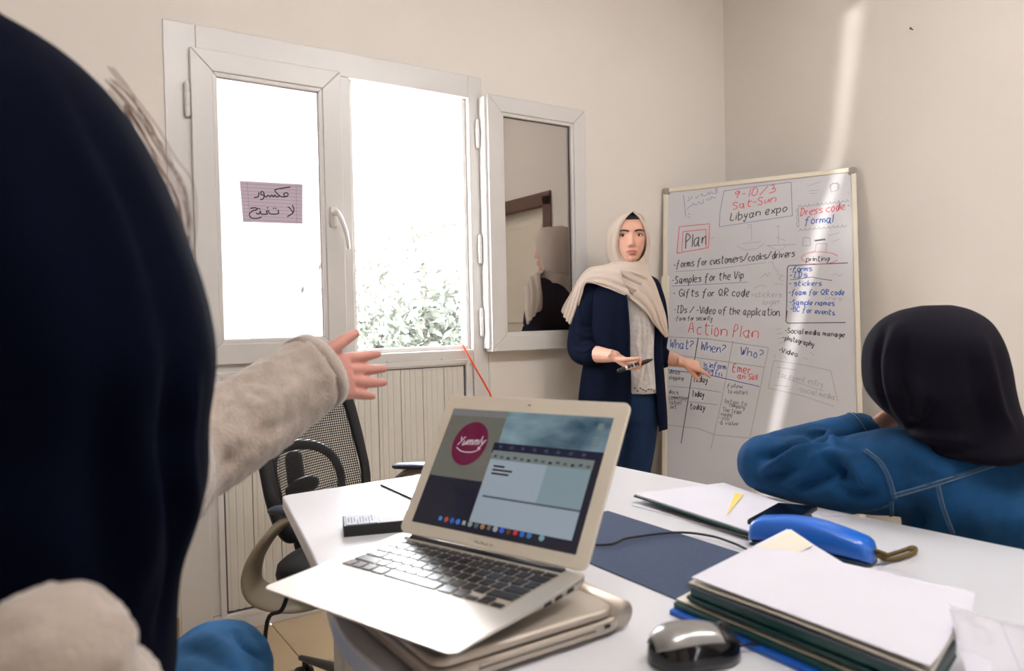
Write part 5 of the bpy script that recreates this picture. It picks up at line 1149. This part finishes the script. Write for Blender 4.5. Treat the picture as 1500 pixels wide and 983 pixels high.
# black headscarf
def sc_ring(y, xl, xr, d, dep, n=40):
    c = gc((xl+xr)/2, y, d); R_ = (xr-xl)/2*d/FPX
    return [c+rh*R_*math.cos(a)+fh*dep*math.sin(a) for a in np.linspace(0, 2*math.pi, n, endpoint=False)]
sv = crs([(447, 1352, 1392, 1.33, .02), (455, 1318, 1416, 1.33, .055), (472, 1294, 1436, 1.33, .095), (500, 1278, 1449, 1.33, .122), (535, 1274, 1459, 1.33, .130), (570, 1278, 1466, 1.325, .128), (598, 1298, 1476, 1.32, .116), (620, 1324, 1486, 1.31, .108), (642, 1334, 1494, 1.30, .108), (658, 1345, 1488, 1.295, .110), (668, 1375, 1465, 1.29, .095)], 60)
sv = fuse([loft([sc_ring(*q) for q in sv])], .0055, 3)
sv = fold(sv, [([(1296, 480), (1284, 520), (1286, 565), (1300, 600)], -0.0102, 0.0090), ([(1312, 480), (1302, 530), (1308, 580), (1330, 625)], 0.0119, 0.0108), ([(1325, 500), (1316, 545), (1328, 600)], -0.0102, 0.0090), ([(1345, 560), (1352, 600), (1340, 630)], 0.0119, 0.0108), ([(1362, 590), (1356, 612), (1335, 630)], -0.0153, 0.0090), ([(1440, 500), (1450, 550), (1462, 600), (1480, 630)], 0.0119, 0.0126), ([(1420, 520), (1430, 580), (1448, 640)], -0.0085, 0.0144), ([(1328, 634), (1370, 640), (1420, 650)], 0.0119, 0.0108), ([(1335, 646), (1380, 658), (1440, 655)], -0.0085, 0.0072), ([(1395, 600), (1410, 640), (1415, 660)], 0.0085, 0.0126)])
so = add('headscarf', sv, MT['scarf_black'], gd)
# ================================================================ NEAR WOMAN at the picture's left, back to the camera
nw = thing('person', 'woman in dark navy headscarf and beige fleece reaching out one hand', 'person', (.03, .70, 0))
ND = .56
nv = [(6, -120, -18, 0.05), (24, -175, 4, 0.09), (55, -215, 58, 0.12), (105, -240, 114, 0.135), (170, -262, 164, 0.145), (260, -285, 214, 0.15), (360, -298, 254, 0.152), (440, -302, 281, 0.152), (520, -305, 296, 0.152), (580, -305, 294, 0.15), (640, -305, 285, 0.15), (720, -300, 283, 0.152), (800, -290, 265, 0.152), (870, -280, 240, 0.15), (940, -270, 230, 0.15), (1020, -262, 228, 0.15), (1080, -255, 222, 0.145)]
def nr(y, xl, xr, dep, d=ND, n=48):
    c = PD((xl+xr)/2, y, d); R_ = (xr-xl)/2*d/FPX; return [c+rh*R_*math.cos(a)+fh*dep*math.sin(a) for a in np.linspace(0, 2*math.pi, n, endpoint=False)]
hj = fuse([loft([nr(*q) for q in crs(nv, 70)])], .006, 3)
hj = fold(hj, [([(60, 120), (140, 260), (200, 420), (240, 600)], .008, .02), ([(120, 180), (200, 330), (250, 520), (262, 700)], -.008, .018), ([(200, 520), (190, 620), (215, 740), (200, 880)], .010, .016), ([(255, 560), (250, 680), (262, 800), (235, 920)], -.010, .012), ([(285, 560), (275, 660), (285, 760)], .008, .010), ([(30, 300), (90, 520), (100, 760)], .008, .025), ([(150, 560), (140, 700), (160, 850)], -.010, .018)])
add('headscarf', hj, MT['scarf_navy'], nw)
# hem of the beige fleece: back bulge, arm
ncx = PD(0, 500, ND)
tb0 = ncx*[1, 1, 0]+fh*.02-rh*.02
tf_ = [(z, w_, f_, b_) for z, w_, f_, b_ in ((.44, .15, .13, .12), (.55, .14, .12, .11), (.68, .125, .10, .10), (.80, .12, .09, .09), (.92, .12, .09, .09), (1.0, .10, .08, .08))]
ntor = loft([[tb0+rh*w_*math.cos(a)+fh*(f_ if math.sin(a) > 0 else b_)*math.sin(a)+[0, 0, z] for a in np.linspace(0, 2*math.pi, 36, endpoint=False)] for z, w_, f_, b_ in tf_])
nsh = PD(150, 640, .62); nel = PD(232, 690, .86); ncu = PD(463, 545, 1.04)
bulge = tube([PD(30, 1160, .46), PD(55, 1050, .425), PD(78, 968, .42)], [.086, .073, .045], 20, 5)
slv = tube([nsh, nel-[0, 0, .01], nel, nel*.5+ncu*.5+[0, 0, -.006], ncu], [.070, .066, .063, .060, .054], 24, 6, round_ends=False)
fz_ = fuse([ntor, slv, tube([nsh-rh*.3+[0, 0, .0], PD(-330, 800, .6), PD(-260, 1050, .75)], [.07, .065, .055], 16, 4), bulge], .006, 4)
fz_ = fold(fz_, [([(440, 500), (470, 530), (492, 580)], .006, .012), ([(330, 580), (360, 560), (420, 545)], -.006, .015), ([(310, 640), (360, 650), (420, 620)], .007, .018), ([(350, 600), (400, 590), (440, 560)], .006, .014), ([(320, 680), (380, 640), (440, 610)], -.007, .014), ([(300, 600), (340, 590)], -.008, .012)])
fo_ = add('fleece_top', rough_up(fz_, .003, 60, 3), MT['fleece'], nw)
cdv = nrm(ncu-nel)
add('sleeve_cuff', tube([ncu-cdv*.014, ncu+cdv*.006], [(.057, .057), (.0565, .0565)], 28, round_ends=False), MT['fleece'], fo_)
# body with the open hand
wrn = ncu-cdv*.012+[0, 0, .004]
hd = nrm(rh*.50+fh*.86+np.array([0, 0, -.13]))
nb_ = hand(wrn, hd, -fh*.45+rh*.85+np.array([0, 0, .30]), [(.12, .18, .14), (.06, .14, .12), (.10, .16, .12), (.02, .10, .10)], .92, thumb=(.55, .85, .15), tcurl=.1, spread=.13, side=np.array([0, 0, 1.]))
nhc = PD(20, 330, ND)+fh*.03
nhd = np.array([np.cross(np.array([0, 0, 1.]), -nrm(fh+rh*.4)), [0, 0, 1.], nrm(fh+rh*.4)])
nbody = nb_+[tube([nel, (nel+ncu)/2, wrn], [.042, .036, .026], 14, 4), tube([nsh, nel], [.05, .042], 12), (hv@nhd+nhc, hf), tube([nhc-[0, 0, .06], tb0+[0, 0, .95]], [.055, .06], 14, 3),
       loft([[tb0+rh*w_*.85*math.cos(a)+fh*(f_ if math.sin(a) > 0 else b_)*.85*math.sin(a)+[0, 0, z] for a in np.linspace(0, 2*math.pi, 30, endpoint=False)] for z, w_, f_, b_ in tf_]), tube([nsh, tb0+[0, 0, .96], nsh-rh*.3], [.05, .06, .05], 12, 3), tube([nsh-rh*.3, PD(-330, 800, .6), PD(-260, 1050, .75)], [.05, .045, .03], 12, 3)]
nkn = PD(322, 985, 1.20); nkn2 = nkn-rh*.24+fh*.02
nl = []
for kn, s in ((nkn, 1), (nkn2, -1)):
    h0 = tb0+rh*.09*s+[0, 0, .50]; an = kn+fh*.02; an[2] = .075
    nl.append([h0, (h0+kn)/2, kn, (kn+an)/2-fh*.01, an]); nbody.append(tube(nl[-1], [.075, .068, .055, .05, .036], 12, 3))
add('body', fuse(nbody, .0032, 1, .35), MT['skin_pink'], nw)
jn = fuse([tube(l, [.092, .090, .083, .070, .062], 22, 6) for l in nl]+[ellipsoid(tb0+[0, 0, .50], (.19, .17, .10))], .006, 4)
jn = fold(jn, [([(345, 925), (360, 945), (385, 965)], -.012, .008), ([(300, 925), (330, 950), (345, 975)], .006, .012), ([(260, 950), (300, 960), (340, 980)], -.006, .012), ([(372, 925), (384, 945), (390, 975)], .009, .008)])
add('jeans', rough_up(jn, .002, 30), MT['jeans'], nw)
for l in nl: add('shoe', fuse([ellipsoid(l[-1]+fh*.05+[0, 0, -.038], (.045, .12, .037), np.array([rh, fh, [0, 0, 1]])), ellipsoid(l[-1]-fh*.02+[0, 0, -.01], (.042, .055, .055), np.array([rh, fh, [0, 0, 1]]))], .008, 3), MT['black'], nw)
# strands of brown hair escaping beside the scarf
hs = []; rr = np.random.default_rng(12)
base_l = [(175, 118), (205, 150), (232, 195), (258, 238), (280, 275), (287, 330), (284, 390)]
for k in range(24):
    j = rr.normal(0, 9, 2); w_ = rr.uniform(.25, 1.05); n0 = rr.integers(0, 2); pts = []
    for i, (x, y) in enumerate(base_l[n0:6+rr.integers(0, 2)]):
        ex = [(150, 130), (180, 170), (205, 215), (228, 262), (250, 310), (268, 360), (282, 420)][i+n0]
        px_, py_ = ex[0]*(1-w_)+x*w_+j[0]*.5+rr.normal(0, 2.5), ex[1]*(1-w_)+y*w_+j[1]+rr.normal(0, 2)
        pts.append(PD(px_-10, py_, ND+.06+.03*w_))
    if len(pts) > 3: hs.append(tube(pts, np.linspace(.0006, .0003, len(pts)), 5, 4))
add('hair_strands', join(hs), MT['hair'], nw, kind='stuff')
# stools under the two seated people
def stool(c, zt, label):
    t = thing('stool', label, 'stool', (c[0], c[1], 0))
    add('seat', tube([(c[0], c[1], zt-.05), (c[0], c[1], zt)], [.17, .17], 28, round_ends=False), MT['black'], t, smooth=False, bevel=.012, bseg=3)
    for k in range(4):
        a = math.pi/4+k*math.pi/2; d = np.array([math.cos(a), math.sin(a)]); add('leg', tube([(c[0]+d[0]*.11, c[1]+d[1]*.11, zt-.05), (c[0]+d[0]*.17, c[1]+d[1]*.17, .008)], .012, 10), MT['chrome'], t)
stool(hip, .415, 'black round stool under the girl in denim'); stool(tb0, .405, 'black round stool under the woman in the navy scarf')
